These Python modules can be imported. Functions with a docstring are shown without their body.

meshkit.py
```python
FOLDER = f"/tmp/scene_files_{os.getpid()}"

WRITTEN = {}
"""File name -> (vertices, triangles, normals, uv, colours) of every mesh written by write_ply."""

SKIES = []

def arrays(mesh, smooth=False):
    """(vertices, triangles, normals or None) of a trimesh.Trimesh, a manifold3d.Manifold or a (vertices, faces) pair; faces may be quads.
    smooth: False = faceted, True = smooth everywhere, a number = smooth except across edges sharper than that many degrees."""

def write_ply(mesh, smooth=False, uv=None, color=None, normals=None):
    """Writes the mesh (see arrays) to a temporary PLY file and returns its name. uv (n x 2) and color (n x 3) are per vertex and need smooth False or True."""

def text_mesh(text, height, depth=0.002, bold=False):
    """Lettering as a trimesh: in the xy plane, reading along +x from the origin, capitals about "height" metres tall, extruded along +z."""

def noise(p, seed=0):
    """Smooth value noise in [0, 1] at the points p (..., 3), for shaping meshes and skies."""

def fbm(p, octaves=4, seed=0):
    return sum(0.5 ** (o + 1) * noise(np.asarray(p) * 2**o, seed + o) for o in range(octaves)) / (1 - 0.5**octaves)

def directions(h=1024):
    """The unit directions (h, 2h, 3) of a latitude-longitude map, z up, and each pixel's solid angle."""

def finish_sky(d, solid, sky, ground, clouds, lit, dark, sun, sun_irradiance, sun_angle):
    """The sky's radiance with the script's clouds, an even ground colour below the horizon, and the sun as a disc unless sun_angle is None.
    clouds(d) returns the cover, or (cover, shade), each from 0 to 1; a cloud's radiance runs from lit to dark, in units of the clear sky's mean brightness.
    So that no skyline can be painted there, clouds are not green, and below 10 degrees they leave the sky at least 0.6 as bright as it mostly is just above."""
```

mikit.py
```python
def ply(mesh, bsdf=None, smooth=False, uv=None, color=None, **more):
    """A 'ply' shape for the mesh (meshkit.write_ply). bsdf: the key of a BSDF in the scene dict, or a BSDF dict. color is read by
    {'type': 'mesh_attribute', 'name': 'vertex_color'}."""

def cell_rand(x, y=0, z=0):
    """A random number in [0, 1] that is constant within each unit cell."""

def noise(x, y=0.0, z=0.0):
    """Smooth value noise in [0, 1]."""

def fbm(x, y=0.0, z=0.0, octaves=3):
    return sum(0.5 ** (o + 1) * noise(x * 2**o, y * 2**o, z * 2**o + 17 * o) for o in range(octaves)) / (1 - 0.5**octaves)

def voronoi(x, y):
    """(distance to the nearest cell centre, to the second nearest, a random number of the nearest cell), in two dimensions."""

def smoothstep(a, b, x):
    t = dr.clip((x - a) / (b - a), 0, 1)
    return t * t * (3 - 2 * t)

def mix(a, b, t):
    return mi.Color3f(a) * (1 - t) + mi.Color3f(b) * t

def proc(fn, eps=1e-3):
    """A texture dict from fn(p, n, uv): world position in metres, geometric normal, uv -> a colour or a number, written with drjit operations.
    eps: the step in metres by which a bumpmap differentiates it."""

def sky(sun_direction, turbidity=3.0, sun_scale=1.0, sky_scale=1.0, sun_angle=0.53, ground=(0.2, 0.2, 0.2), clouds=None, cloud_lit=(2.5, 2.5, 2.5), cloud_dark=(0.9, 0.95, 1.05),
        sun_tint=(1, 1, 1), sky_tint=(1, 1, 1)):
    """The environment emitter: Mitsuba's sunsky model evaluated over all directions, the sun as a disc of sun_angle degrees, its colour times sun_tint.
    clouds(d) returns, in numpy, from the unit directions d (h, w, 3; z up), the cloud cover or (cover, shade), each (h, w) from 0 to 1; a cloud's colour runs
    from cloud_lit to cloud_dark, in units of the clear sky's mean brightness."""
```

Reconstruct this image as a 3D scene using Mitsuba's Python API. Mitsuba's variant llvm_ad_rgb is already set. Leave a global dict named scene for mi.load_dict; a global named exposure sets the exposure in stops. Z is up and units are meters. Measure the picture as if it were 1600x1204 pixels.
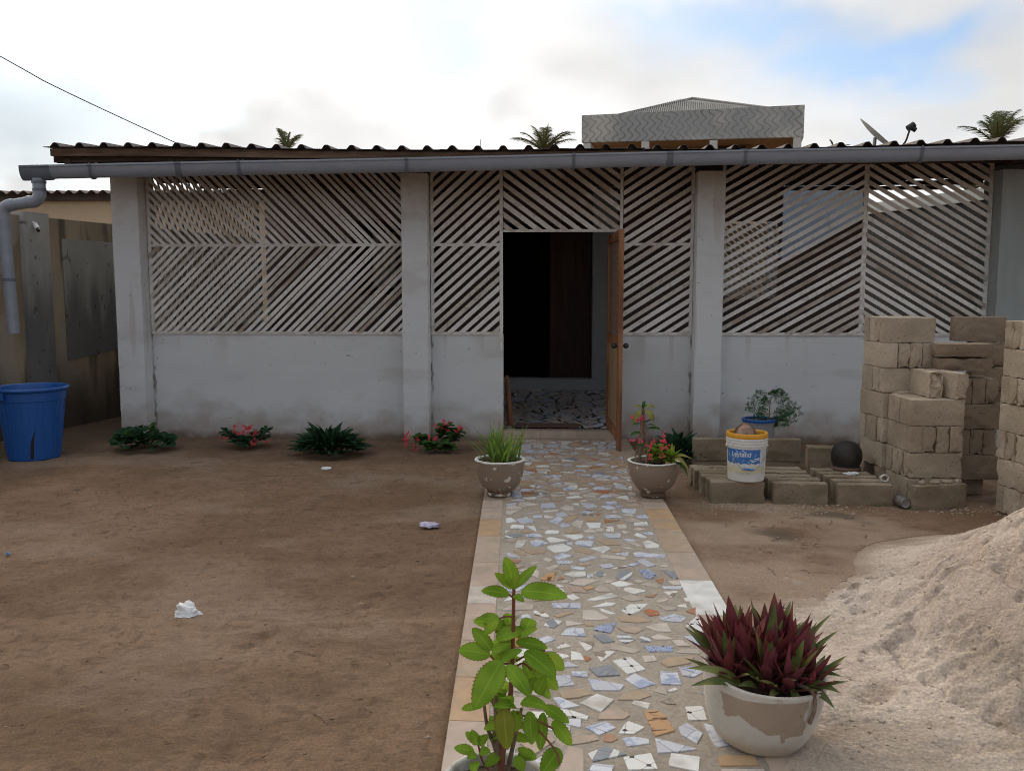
import math, random
import numpy as np, trimesh
import drjit as dr
import mitsuba as mi
import mikit, meshkit
from shapely.geometry import Polygon, box as sbox, LineString
from scipy.spatial import Voronoi

T4 = mi.ScalarTransform4f
scene, labels = {}, {}
R = np.random.default_rng(7)

# ---------------------------------------------------------------- camera, sky, exposure
EYE = [0.0, 0.0, 1.47]
scene['camera'] = {'type': 'perspective', 'fov': 59.0, 'fov_axis': 'x', 'near_clip': 0.05, 'far_clip': 5000.0,
                   'to_world': T4().look_at(origin=EYE, target=[-0.05, 1.0, 1.47 - 0.1097], up=[0, 0, 1])}
SUN = np.array([-0.36, 0.72, 0.60]); SUN = SUN / np.linalg.norm(SUN)


def cloud_cover(d):
    z = np.clip(d[..., 2], 0.0, 1)
    q = np.stack([d[..., 0] / (z + 0.30), d[..., 1] / (z + 0.30), z * 0 + 3.7], -1)
    a = meshkit.fbm(q * 2.3 + 5.2, 6, 3)
    b = meshkit.fbm(q * 1.15 + 11.0, 4, 9)
    c = np.clip((a * 0.62 + b * 0.38 - 0.39) / 0.10, 0, 1)
    c = c * c * (3 - 2 * c)
    low = np.clip((0.30 - z) / 0.22, 0, 1)
    cover = 0.22 + 0.78 * np.maximum(c, 0.85 * low)
    s = meshkit.fbm(q * 1.9 + 31.0, 5, 21)
    lit = np.clip(0.5 + 2.6 * (a - meshkit.fbm((q + np.array([SUN[0], SUN[1], 0]) * 0.10) * 2.3 + 5.2, 6, 3)), 0, 1)   # the cloud's side away from the sun
    away = 0.5 - 0.5 * (d @ SUN)                     # thin cloud scatters forwards: brighter towards the sun
    shade = (s - 0.45) * np.clip(0.15 + 2.2 * away, 0, 1) + 0.85 * away + 0.06 + 0.22 * (lit - 0.5)
    # the particular clouds of this sky: breaks of blue and thicker grey banks (azimuth, elevation, spreads, strength)
    w = np.stack([d[..., 0], d[..., 1], d[..., 2]], -1)
    az = np.degrees(np.arctan2(d[..., 0], d[..., 1])) + 9 * (meshkit.fbm(w * 9, 5, 4) - 0.5)
    el = np.degrees(np.arcsin(d[..., 2])) + 6 * (meshkit.fbm(w * 10 + 7, 5, 5) - 0.5)
    spot = lambda v: v[4] * np.exp(-((az - v[0]) / v[2]) ** 2 - ((el - v[1]) / v[3]) ** 2)
    gap = sum(spot(v) for v in ((-15, 16.8, 5, 1.4, 0.7), (-12.0, 16.0, 5.0, 2.4, 1.3), (-8.0, 13.2, 3.4, 1.6, 1.1), (11.5, 15.2, 5, 1.5, 0.9), (16.5, 12.3, 4, 1.9, 1.1), (21.5, 13.8, 4, 1.1, 0.8), (6.0, 16.5, 4, 1.0, 0.5)))
    grey = sum(spot(v) for v in ((-32, 8.8, 7, 3.0, 0.75), (-20.5, 8.6, 5, 1.0, 0.22), (-12.3, 9.0, 4, 0.9, 0.20), (-3.3, 10.0, 2.6, 1.1, 0.22), (24, 10.0, 11, 4.5, 0.16), (14, 15.0, 11, 2.4, 0.16), (4.2, 12.3, 5, 2.2, 0.22), (-9.1, 14.5, 1.6, 1.0, 0.3)))
    return np.clip(cover - gap, 0, 1), np.clip(shade + grey, 0, 1)


scene['sky_light'] = mikit.sky(SUN.tolist(), turbidity=4, sun_scale=0.13, sun_angle=24, clouds=cloud_cover, cloud_lit=(2.75, 2.72, 2.67), cloud_dark=(0.72, 0.74, 0.77),
                               sun_tint=(1.0, 0.97, 0.92), sky_tint=(0.89, 0.96, 1.04), ground=(0.16, 0.13, 0.10))
exposure = 2.2

# ---------------------------------------------------------------- helpers


def lab(key, label=None, cat=None, group=None, kind=None):
    labels[key] = {k: v for k, v in (('label', label), ('category', cat), ('group', group), ('kind', kind)) if v}
    return key


used = set()


def key_for(name):
    k, n = name, 0
    while k in used:
        n += 1
        k = f'{name}_{n:03d}'
    used.add(k)
    return k


def thing(name, label, cat, group=None, kind=None):
    return lab(key_for(name), label, cat, group, kind)


def put(name, mesh, bsdf, parent=None, smooth=False, place=None, **kw):
    k = key_for(f'{parent}__{name}' if parent else name)
    d = dict(mesh) if isinstance(mesh, dict) else mikit.ply(mesh, bsdf, smooth, **kw)
    if place is not None:
        d['to_world'] = place
    scene[k] = d
    return k


def own(key, mesh, bsdf, smooth=False, **kw):
    scene[key] = mikit.ply(mesh, bsdf, smooth, **kw)
    return key


def bx(x0, x1, y0, y1, z0, z1):
    b = trimesh.creation.box([x1 - x0, y1 - y0, z1 - z0])
    b.apply_translation([(x0 + x1) / 2, (y0 + y1) / 2, (z0 + z1) / 2])
    return b


def cat(*ms):
    ms = [m for q in ms for m in (q if isinstance(q, (list, tuple)) else [q])]
    return trimesh.util.concatenate(ms)


def tube(pts, rad, n=8, caps=True):
    """A tube through the points with a radius per point."""
    P = np.asarray(pts, float)
    r = np.broadcast_to(np.asarray(rad, float), len(P))
    tg = np.gradient(P, axis=0)
    tg /= np.linalg.norm(tg, axis=1, keepdims=True)
    u = np.cross(tg[0], [0.31, 0.2, 0.93]); u /= np.linalg.norm(u)
    V = []
    for i in range(len(P)):
        u = u - tg[i] * (u @ tg[i]); u /= np.linalg.norm(u)
        w = np.cross(tg[i], u)
        a = np.arange(n) / n * 2 * math.pi
        V.append(P[i] + r[i] * (np.cos(a)[:, None] * u + np.sin(a)[:, None] * w))
    V = np.vstack(V)
    F = []
    for i in range(len(P) - 1):
        for j in range(n):
            a, b = i * n + j, i * n + (j + 1) % n
            F += [[a, b, b + n], [a, b + n, a + n]]
    if caps:
        V = np.vstack([V, P[0], P[-1]])
        m = len(P) * n
        for j in range(n):
            F += [[m, (j + 1) % n, j], [m + 1, m - n + j, m - n + (j + 1) % n]]
    return trimesh.Trimesh(V, F, process=False)


def curve(pts, n=12):
    """Smooth line through points (Catmull-Rom)."""
    P = np.asarray(pts, float)
    P = np.vstack([2 * P[0] - P[1], P, 2 * P[-1] - P[-2]])
    out = []
    for i in range(1, len(P) - 2):
        for t in np.linspace(0, 1, n, endpoint=False):
            a, b, c, d = P[i - 1:i + 3]
            out.append(0.5 * (2 * b + (c - a) * t + (2 * a - 5 * b + 4 * c - d) * t * t + (3 * b - a - 3 * c + d) * t ** 3))
    out.append(P[-2])
    return np.array(out)


def lathe(profile, at=(0, 0, 0), n=64, wob=0.0, seed=0, tilt=None):
    pr = np.asarray(profile, float)
    a = np.arange(n) / n * 2 * math.pi
    V = np.stack([np.outer(pr[:, 0], np.cos(a)), np.outer(pr[:, 0], np.sin(a)), np.repeat(pr[:, 1:2], n, 1)], -1).reshape(-1, 3)
    F = []
    for i in range(len(pr) - 1):
        for j in range(n):
            p, q = i * n + j, i * n + (j + 1) % n
            F += [[p, q, q + n], [p, q + n, p + n]]
    if wob:
        V += (np.stack([meshkit.fbm(V * 9 + 3 * k, 3, seed + k) for k in range(3)], -1) - 0.5) * wob
    m = trimesh.Trimesh(V, F, process=False)
    if tilt is not None:
        m.apply_transform(trimesh.transformations.rotation_matrix(*tilt))
    m.apply_translation(at)
    return m


def prism(poly, z0, z1):
    """Upright prism of a convex outline (n x 2)."""
    P = np.asarray(poly, float)
    if Polygon(P).exterior.is_ccw is False:
        P = P[::-1]
    n = len(P)
    V = np.vstack([np.c_[P, np.full(n, z0)], np.c_[P, np.full(n, z1)]])
    F = [[n, n + i, n + i + 1] for i in range(1, n - 1)] + [[i, (i + 1) % n, n + (i + 1) % n] for i in range(n)] + [[i, n + (i + 1) % n, n + i] for i in range(n)]
    return V, np.array(F)


def leaf(base, tip, width, up=(0, -0.5, 0.85), droop=0.12, fold=0.25, prof='ovate', scallop=0, n=10, m=5, twist=0.0):
    """One blade from base to tip: arched, folded along the midrib, with uv (u along, v across)."""
    b, t = np.asarray(base, float), np.asarray(tip, float)
    L = np.linalg.norm(t - b)
    f = (t - b) / L
    u = np.asarray(up, float); u = u - f * (u @ f)
    if np.linalg.norm(u) < 1e-3:
        u = np.cross(f, [1, 0, 0])
    u /= np.linalg.norm(u)
    s = np.cross(f, u)
    if twist:
        u, s = u * math.cos(twist) + s * math.sin(twist), s * math.cos(twist) - u * math.sin(twist)
    k = np.linspace(0, 1, n + 1)
    if prof == 'ovate':
        w = np.sin(math.pi * np.clip(k, 0, 1) ** 0.85) ** 0.62
    elif prof == 'spoon':
        w = 0.12 + 0.88 * np.sin(math.pi * np.clip((k - 0.1) / 0.9, 0, 1) ** 1.5) ** 0.6
        w[-1] = 0.12
    elif prof == 'sword':
        w = np.clip(1.25 * (1 - k) ** 0.8, 0, 1) * (0.72 + 0.28 * np.clip(k * 6, 0, 1))
    else:                                             # lance
        w = np.sin(math.pi * np.clip(k * 0.93 + 0.07, 0, 1) ** 0.72) ** 0.85
    w = np.maximum(w, 0.015)
    if scallop:
        w = w * (1 + 0.075 * np.cos(k * scallop * 2 * math.pi)) 
    V, UV = [], []
    for i in range(n + 1):
        c = b + f * L * k[i] + u * (droop * L * 4 * k[i] * (1 - k[i]))
        for j in range(m):
            v = 2 * j / (m - 1) - 1
            V.append(c + s * (v * w[i] * width / 2) + u * (abs(v) ** 1.5 * fold * w[i] * width / 2))
            UV.append([k[i], v * 0.5 + 0.5])
    F = []
    for i in range(n):
        for j in range(m - 1):
            a = i * m + j
            F += [[a, a + 1, a + m + 1], [a, a + m + 1, a + m]]
    return np.array(V), np.array(F), np.array(UV)


def join(leaves):
    V, F, U, o = [], [], [], 0
    for v, f, u in leaves:
        V.append(v); F.append(f + o); U.append(u); o += len(v)
    return np.vstack(V), np.vstack(F), np.vstack(U)


def put_leaf(name, lf, bsdf, parent):
    return put(name, (lf[0], lf[1]), bsdf, parent, True, uv=lf[2])


def unit(v):
    v = np.asarray(v, float)
    return v / np.linalg.norm(v)


# ---------------------------------------------------------------- materials
N, FB, SS, MX = mikit.noise, mikit.fbm, mikit.smoothstep, mikit.mix


def mat(name, color, rough=0.8, spec=0.3, bump=None, bscale=1.0, both=True, **kw):
    b = {'type': 'principled', 'roughness': rough, 'specular': spec, **kw}
    b['base_color'] = mikit.proc(color) if callable(color) else {'type': 'rgb', 'value': list(color)}
    if bump is not None:
        b = {'type': 'bumpmap', 'arbitrary': mikit.proc(bump, 0.002), 'scale': bscale, 'bsdf': b}
    scene[name] = {'type': 'twosided', 'bsdf': b} if both else b


def soil(p, n, uv):
    a, b = FB(p.x * 1.1, p.y * 1.4, 2.0, 4), FB(p.x * 6, p.y * 7, 7.0, 4)
    c = MX((0.160, 0.102, 0.064), (0.235, 0.156, 0.105), SS(0.25, 0.75, a * 0.6 + b * 0.4))
    dark_zone = SS(7.6, 8.6, p.y + 0.9 * a) * 0.45 + SS(-3.9, -4.7, p.x + 1.2 * (a - 0.5)) * SS(6.0, 7.2, p.y) * 0.5  # soil turns darker towards the house front and the far left
    c = MX(c, (0.085, 0.058, 0.043), dr.clip(dark_zone, 0, 0.8))
    f = N(p.x * 34, p.y * 34, 1.0)
    c = MX(c, (0.10, 0.067, 0.046), SS(0.60, 0.85, f) * 0.38)
    f2_ = FB(p.x * 13, p.y * 15, 9.0, 3)
    c = MX(c, (0.12, 0.08, 0.055), SS(0.56, 0.75, f2_) * 0.22)
    tr = FB(p.x * 1.3 + 3, p.y * 1.9, 5.0, 5)
    c = MX(c, (0.27, 0.205, 0.155), SS(0.54, 0.70, tr) * 0.38)
    sd = SS(0.62, 0.36, FB(p.x * 2.1 + 2, p.y * 2.6, 31.0, 5) * 0.55 + 0.16 * dr.abs(p.y - 4.4) + 0.10 * dr.abs(p.x - 1.2)) * SS(0.4, 0.8, p.x)
    c = MX(c, (0.36, 0.275, 0.205), sd * 0.7)
    dark = FB(p.x * 2.3 + 9, p.y * 3.0, 15.0, 3)
    c = MX(c, (0.095, 0.075, 0.058), SS(0.57, 0.72, dark) * SS(0.8, 1.3, p.x) * 0.75)
    speck = N(p.x * 160, p.y * 160, 3.0)
    return c * (0.86 + 0.28 * speck)


mat('soil', soil, 0.95, 0.1, lambda p, n, uv: 0.010 * FB(p.x * 16, p.y * 22, 1.0, 4) + 0.003 * N(p.x * 120, p.y * 120, 2.0), 1.0)


def sand(p, n, uv):
    a = FB(p.x * 3, p.y * 3, p.z * 3, 4)
    c = MX((0.45, 0.36, 0.285), (0.60, 0.505, 0.415), SS(0.3, 0.7, a))
    c = MX(c, (0.50, 0.43, 0.37), SS(0.5, 0.8, FB(p.x * 1.3 + 4, p.y * 1.3, p.z, 3)) * 0.7)
    dirt = FB(p.x * 7, p.y * 9, p.z * 7 + 3, 3)
    c = MX(c, (0.24, 0.185, 0.14), SS(0.54, 0.78, dirt) * 0.5)
    lump = FB(p.x * 55, p.y * 55, p.z * 55, 2)
    c = MX(c, (0.27, 0.21, 0.16), SS(0.55, 0.75, lump) * 0.38)
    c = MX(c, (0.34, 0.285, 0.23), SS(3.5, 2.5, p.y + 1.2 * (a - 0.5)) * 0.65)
    e = FB(p.x * 4, p.y * 6, 21.0, 5)
    c = MX(MX((0.25, 0.185, 0.135), (0.34, 0.26, 0.195), a), c, SS(-0.010, 0.050, p.z + 0.07 * (e - 0.5)))
    return c * (0.78 + 0.42 * N(p.x * 170, p.y * 170, p.z * 170))


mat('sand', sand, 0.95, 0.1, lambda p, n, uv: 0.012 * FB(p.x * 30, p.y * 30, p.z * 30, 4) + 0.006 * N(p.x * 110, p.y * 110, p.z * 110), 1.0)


def mortar(p, n, uv):
    a = FB(p.x * 5, p.y * 5, 1.0, 4)
    c = MX((0.285, 0.245, 0.20), (0.41, 0.365, 0.305), a)
    c = MX(c, (0.30, 0.22, 0.16), SS(5.2, 6.6, p.y + 1.5 * (a - 0.5)) * 0.75)
    return c * (0.85 + 0.3 * N(p.x * 90, p.y * 90, 4.0))


mat('mortar', mortar, 0.85, 0.2, lambda p, n, uv: 0.004 * FB(p.x * 40, p.y * 40, 1.0, 3), 1.0)


def plaster(p, n, uv):
    h = p.x * 0.8 + p.y * 0.8
    a, b = FB(h * 2.2, p.z * 5, 1.0, 4), FB(h * 9, p.z * 9, 4.0, 4)
    c = MX((0.62, 0.64, 0.645), (0.70, 0.72, 0.73), a)
    c = MX(c, (0.44, 0.42, 0.39), SS(0.55, 0.78, FB(h * 2.5 + 5, p.z * 6, 9.0, 4)) * 0.32)
    foot = SS(0.42, 0.0, p.z + 0.34 * (b - 0.5))
    c = MX(c, (0.34, 0.27, 0.215), foot * 0.72)
    c = MX(c, (0.17, 0.12, 0.085), SS(0.09, 0.0, p.z + 0.12 * (b - 0.5)) * 0.85)  # dark line along the wall foot: gap shadow put into the colour
    sp = N(h * 26, p.z * 26, 6.0) * 0.6 + N(h * 70, p.z * 70, 8.0) * 0.4
    c = MX(c, (0.30, 0.28, 0.26), SS(0.875, 0.90, sp) * 0.7)
    jt = dr.minimum(dr.minimum(dr.abs(p.x + 3.905), dr.abs(p.x + 1.192)), dr.minimum(dr.abs(p.x - 1.252), dr.abs(p.x + 1.452)))
    c = MX(c, (0.17, 0.125, 0.095), SS(0.020, 0.004, jt + 0.030 * (N(p.x * 60, p.z * 22, 2.0) - 0.35)) * SS(0.35, 0.6, N(3.0, p.z * 5, p.x) + 0.2 * b) * SS(8.545, 8.56, p.y) * 0.7)
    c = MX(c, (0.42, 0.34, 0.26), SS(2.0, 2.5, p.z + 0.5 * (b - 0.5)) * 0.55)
    c = MX(c, (0.50, 0.41, 0.32), SS(0.62, 0.80, FB(h * 0.9 + 8, p.z * 2.0, 5.0, 4)) * SS(1.0, 0.3, p.z) * 0.5)
    run = N(h * 14, p.z * 0.9, 3.0)
    return MX(c, (0.42, 0.37, 0.32), SS(0.70, 0.9, run) * SS(0.55, 1.05, p.z) * 0.35)


mat('plaster', plaster, 0.8, 0.25, lambda p, n, uv: 0.004 * FB((p.x + p.y) * 12, p.z * 12, 2.0, 4), 1.0)


def slat(p, n, uv):
    a = FB(p.x * 3.1, p.z * 3.1, p.y * 3, 3)
    b = N(p.x * 23, p.z * 23, p.y * 20)
    c = MX((0.70, 0.68, 0.645), (0.80, 0.785, 0.75), SS(0.3, 0.7, a))
    c = MX(c, (0.40, 0.35, 0.30), SS(0.66, 0.9, b) * 0.4)
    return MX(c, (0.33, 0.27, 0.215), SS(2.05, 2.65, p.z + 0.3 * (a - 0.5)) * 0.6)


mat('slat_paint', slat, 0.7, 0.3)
mat('slat_worn', lambda p, n, uv: mi.Color3f(slat(p, n, uv)) * mi.Color3f(0.80, 0.76, 0.71), 0.8, 0.2)
mat('slat_bare', lambda p, n, uv: MX((0.40, 0.33, 0.27), (0.56, 0.52, 0.475), SS(0.35, 0.7, FB(p.x * 7, p.z * 7, p.y, 3))), 0.85, 0.2)


def block_col(lo, hi, moss):
    def f(p, n, uv):
        a = FB(p.x * 6, p.y * 6, p.z * 6, 4)
        c = MX(lo, hi, SS(0.28, 0.72, a))
        c = MX(c, moss, SS(0.52, 0.75, FB(p.x * 4 + 7, p.y * 4, p.z * 9, 3)) * 0.6)
        pit = N(p.x * 75, p.y * 75, p.z * 75)
        return MX(c, (0.10, 0.08, 0.065), SS(0.80, 0.9, pit) * 0.6) * (0.85 + 0.3 * N(p.x * 150, p.y * 150, p.z * 150))
    return f


def block_bump(p, n, uv):
    return 0.006 * FB(p.x * 45, p.y * 45, p.z * 45, 4)


mat('block_dry', block_col((0.34, 0.275, 0.205), (0.44, 0.365, 0.28), (0.28, 0.215, 0.155)), 0.95, 0.1, block_bump)
mat('block_pale', block_col((0.41, 0.34, 0.26), (0.52, 0.435, 0.34), (0.35, 0.28, 0.215)), 0.95, 0.1, block_bump)
mat('block_moss', block_col((0.21, 0.165, 0.115), (0.30, 0.24, 0.175), (0.125, 0.10, 0.062)), 0.95, 0.1, block_bump)
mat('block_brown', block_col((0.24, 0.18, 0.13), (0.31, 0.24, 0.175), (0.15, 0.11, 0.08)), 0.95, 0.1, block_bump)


def old_wall(p, n, uv):
    h = p.y * 1.0 + p.x * 0.3
    a = FB(h * 1.6, p.z * 0.7, 3.0, 4)
    c = MX((0.25, 0.20, 0.14), (0.42, 0.345, 0.25), SS(0.3, 0.7, a))
    c = MX(c, (0.10, 0.082, 0.062), SS(0.46, 0.68, FB(h * 6, p.z * 0.8, 5.0, 4)) * 0.8)
    c = MX(c, (0.36, 0.33, 0.28), SS(0.58, 0.66, FB(h * 2.2 + 6, p.z * 1.4, 8.0, 5)) * 0.55)
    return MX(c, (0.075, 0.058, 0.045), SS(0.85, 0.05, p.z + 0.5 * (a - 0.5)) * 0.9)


mat('old_wall', old_wall, 0.9, 0.15, lambda p, n, uv: 0.006 * FB((p.x + p.y) * 14, p.z * 14, 2.0, 4))


def grey_patch(p, n, uv):
    h = p.y + p.x * 0.3
    a = FB(h * 5, p.z * 3, 3.0, 4)
    c = MX((0.30, 0.30, 0.285), (0.46, 0.455, 0.43), a)
    c = MX(c, (0.11, 0.11, 0.115), SS(1.85, 1.0, p.z + 0.9 * (FB(h * 9, p.z * 1.5, 6.0, 4) - 0.5)) * 0.8)
    return MX(c, (0.055, 0.05, 0.045), SS(0.71, 0.80, FB(h * 19, p.z * 12, 8.0, 4)) * 0.6)


mat('grey_cement', grey_patch, 0.9, 0.15, lambda p, n, uv: 0.004 * FB((p.x + p.y) * 18, p.z * 18, 2.0, 4))


def wavy(p, n, uv):
    ph = p.x * 27 + 2.3 * dr.sin(p.z * 17 + 5 * N(p.x * 1.3, 0, 0)) + 5.0 * FB(p.x * 1.5, p.z * 2.5, 1.0, 3)
    s = SS(0.35, 0.9, dr.sin(ph)) * (0.35 + 0.65 * N(p.x * 2, p.z * 2, 4.0))
    c = MX((0.60, 0.59, 0.54), (0.40, 0.415, 0.41), SS(0.35, 0.65, FB(p.x * 0.7, p.z * 0.9, 4.0, 3)))
    return MX(c, (0.20, 0.20, 0.185), s * 0.85)


mat('wavy_cement', wavy, 0.9, 0.15)


def wood(lo, hi, fr=40.0, ax='z'):
    def f(p, n, uv):
        l, s = (p.z, p.x + p.y) if ax == 'z' else (p.x, p.z + p.y)
        g = FB(s * fr, l * 2.2, 1.0, 3)
        return MX(lo, hi, SS(0.25, 0.75, g)) * (0.8 + 0.4 * N(s * 150, l * 6, 3.0))
    return f


mat('door_wood', wood((0.17, 0.070, 0.032), (0.30, 0.14, 0.07)), 0.5, 0.4)
mat('plywood', wood((0.25, 0.16, 0.09), (0.32, 0.215, 0.13), 18.0), 0.6, 0.3)
mat('dark_timber', wood((0.040, 0.026, 0.020), (0.105, 0.070, 0.052), 30.0, 'x'), 0.85, 0.2)
mat('dark_door', wood((0.045, 0.020, 0.014), (0.075, 0.034, 0.024), 30.0), 0.5, 0.3)
mat('roof_metal', lambda p, n, uv: MX((0.13, 0.11, 0.10), (0.07, 0.05, 0.045), FB(p.x * 6, p.y * 3, 2.0, 4)), 0.6, 0.4)
mat('grey_roofing', lambda p, n, uv: MX((0.34, 0.33, 0.31), (0.24, 0.235, 0.225), FB(p.x * 3, p.z * 3, 2.0, 4)), 0.7, 0.3)
mat('pvc', lambda p, n, uv: MX((0.215, 0.245, 0.30), (0.30, 0.325, 0.37), FB(p.x * 5, p.y * 5, p.z * 14, 3)), 0.33, 0.5)
mat('pvc_dark', (0.13, 0.15, 0.185), 0.4, 0.5)
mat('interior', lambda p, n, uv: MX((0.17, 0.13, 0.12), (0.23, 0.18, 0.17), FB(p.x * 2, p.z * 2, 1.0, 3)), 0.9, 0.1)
mat('interior_grey', (0.45, 0.47, 0.48), 0.8, 0.2)
mat('pale_blue', lambda p, n, uv: MX((0.24, 0.29, 0.36), (0.36, 0.41, 0.46), FB(p.x * 3, p.z * 3, 1.0, 3)), 0.7, 0.2)
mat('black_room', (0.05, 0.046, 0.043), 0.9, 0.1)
mat('cloth_curtain', (0.45, 0.44, 0.42), 0.9, 0.1)
mat('tan_paint', lambda p, n, uv: MX((0.70, 0.52, 0.33), (0.78, 0.61, 0.42), FB(p.x * 0.6, p.z * 2, 1.0, 3)), 0.85, 0.2)
mat('soffit_tan', (0.36, 0.23, 0.12), 0.85, 0.2)
mat('pale_paint', (0.62, 0.61, 0.57), 0.8, 0.2)
mat('fascia_cement', lambda p, n, uv: MX((0.17, 0.155, 0.13), (0.09, 0.08, 0.07), FB(p.x * 5, p.z * 12, 1.0, 4)), 0.9, 0.1)
mat('shade_dark_wall', lambda p, n, uv: MX((0.085, 0.08, 0.075), (0.05, 0.05, 0.048), FB(p.y * 2, p.z * 2, 1.0, 4)), 0.9, 0.1)  # shade behind the far slats is put into this dark base colour
mat('green_grey', lambda p, n, uv: MX((0.37, 0.41, 0.41), (0.27, 0.29, 0.28), FB(p.x * 9, p.z * 2, 1.0, 4)), 0.8, 0.2)
mat('white_plastic', (0.72, 0.72, 0.72), 0.35, 0.5)
mat('black_plastic', (0.02, 0.02, 0.022), 0.4, 0.5)
mat('mesh_wire', (0.16, 0.105, 0.07), 0.6, 0.4)
mat('metal_grey', (0.30, 0.30, 0.30), 0.4, 0.5, metallic=0.6)
mat('blue_plastic', lambda p, n, uv: MX((0.012, 0.085, 0.33), (0.02, 0.12, 0.40), FB(p.x * 30, p.y * 30, p.z * 3, 3)), 0.38, 0.5)
mat('blue_dark', (0.01, 0.04, 0.14), 0.6, 0.4)
mat('yellow_plastic', (0.70, 0.34, 0.03), 0.4, 0.5)
mat('bucket_white', lambda p, n, uv: MX((0.66, 0.66, 0.63), (0.48, 0.46, 0.41), SS(0.5, 0.8, FB(p.x * 12, p.y * 12, p.z * 12, 4))), 0.4, 0.5)
mat('bucket_dull', (0.30, 0.30, 0.30), 0.6, 0.3)
mat('bucket_yellowed', lambda p, n, uv: MX((0.66, 0.66, 0.63), (0.66, 0.56, 0.25), SS(0.035, 0.0, dr.abs(p.z - 0.235 + 0.02 * N(p.x * 40, p.y * 40, 1.0))) * 0.7), 0.4, 0.5)
mat('label_blue', lambda p, n, uv: MX((0.05, 0.17, 0.46), (0.45, 0.58, 0.74), SS(0.68, 0.80, N(p.x * 130, p.y * 60, p.z * 110) * 0.5 + 0.5 * N(p.x * 50, p.y * 50, p.z * 45))), 0.4, 0.5)
mat('print_white', (0.72, 0.73, 0.74), 0.5, 0.4)
mat('print_pale', (0.42, 0.50, 0.58), 0.5, 0.4)
mat('copper', lambda p, n, uv: MX((0.36, 0.24, 0.18), (0.20, 0.12, 0.09), FB(p.x * 25, p.y * 25, p.z * 60, 3)), 0.35, 0.5, metallic=0.75)
mat('soot_metal', lambda p, n, uv: MX((0.018, 0.017, 0.018), (0.05, 0.042, 0.038), FB(p.x * 12, p.y * 12, p.z * 12, 3)), 0.55, 0.4, metallic=0.3)
mat('rust', (0.16, 0.10, 0.075), 0.7, 0.3)
mat('white_film', (0.78, 0.79, 0.80), 0.5, 0.4)
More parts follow.
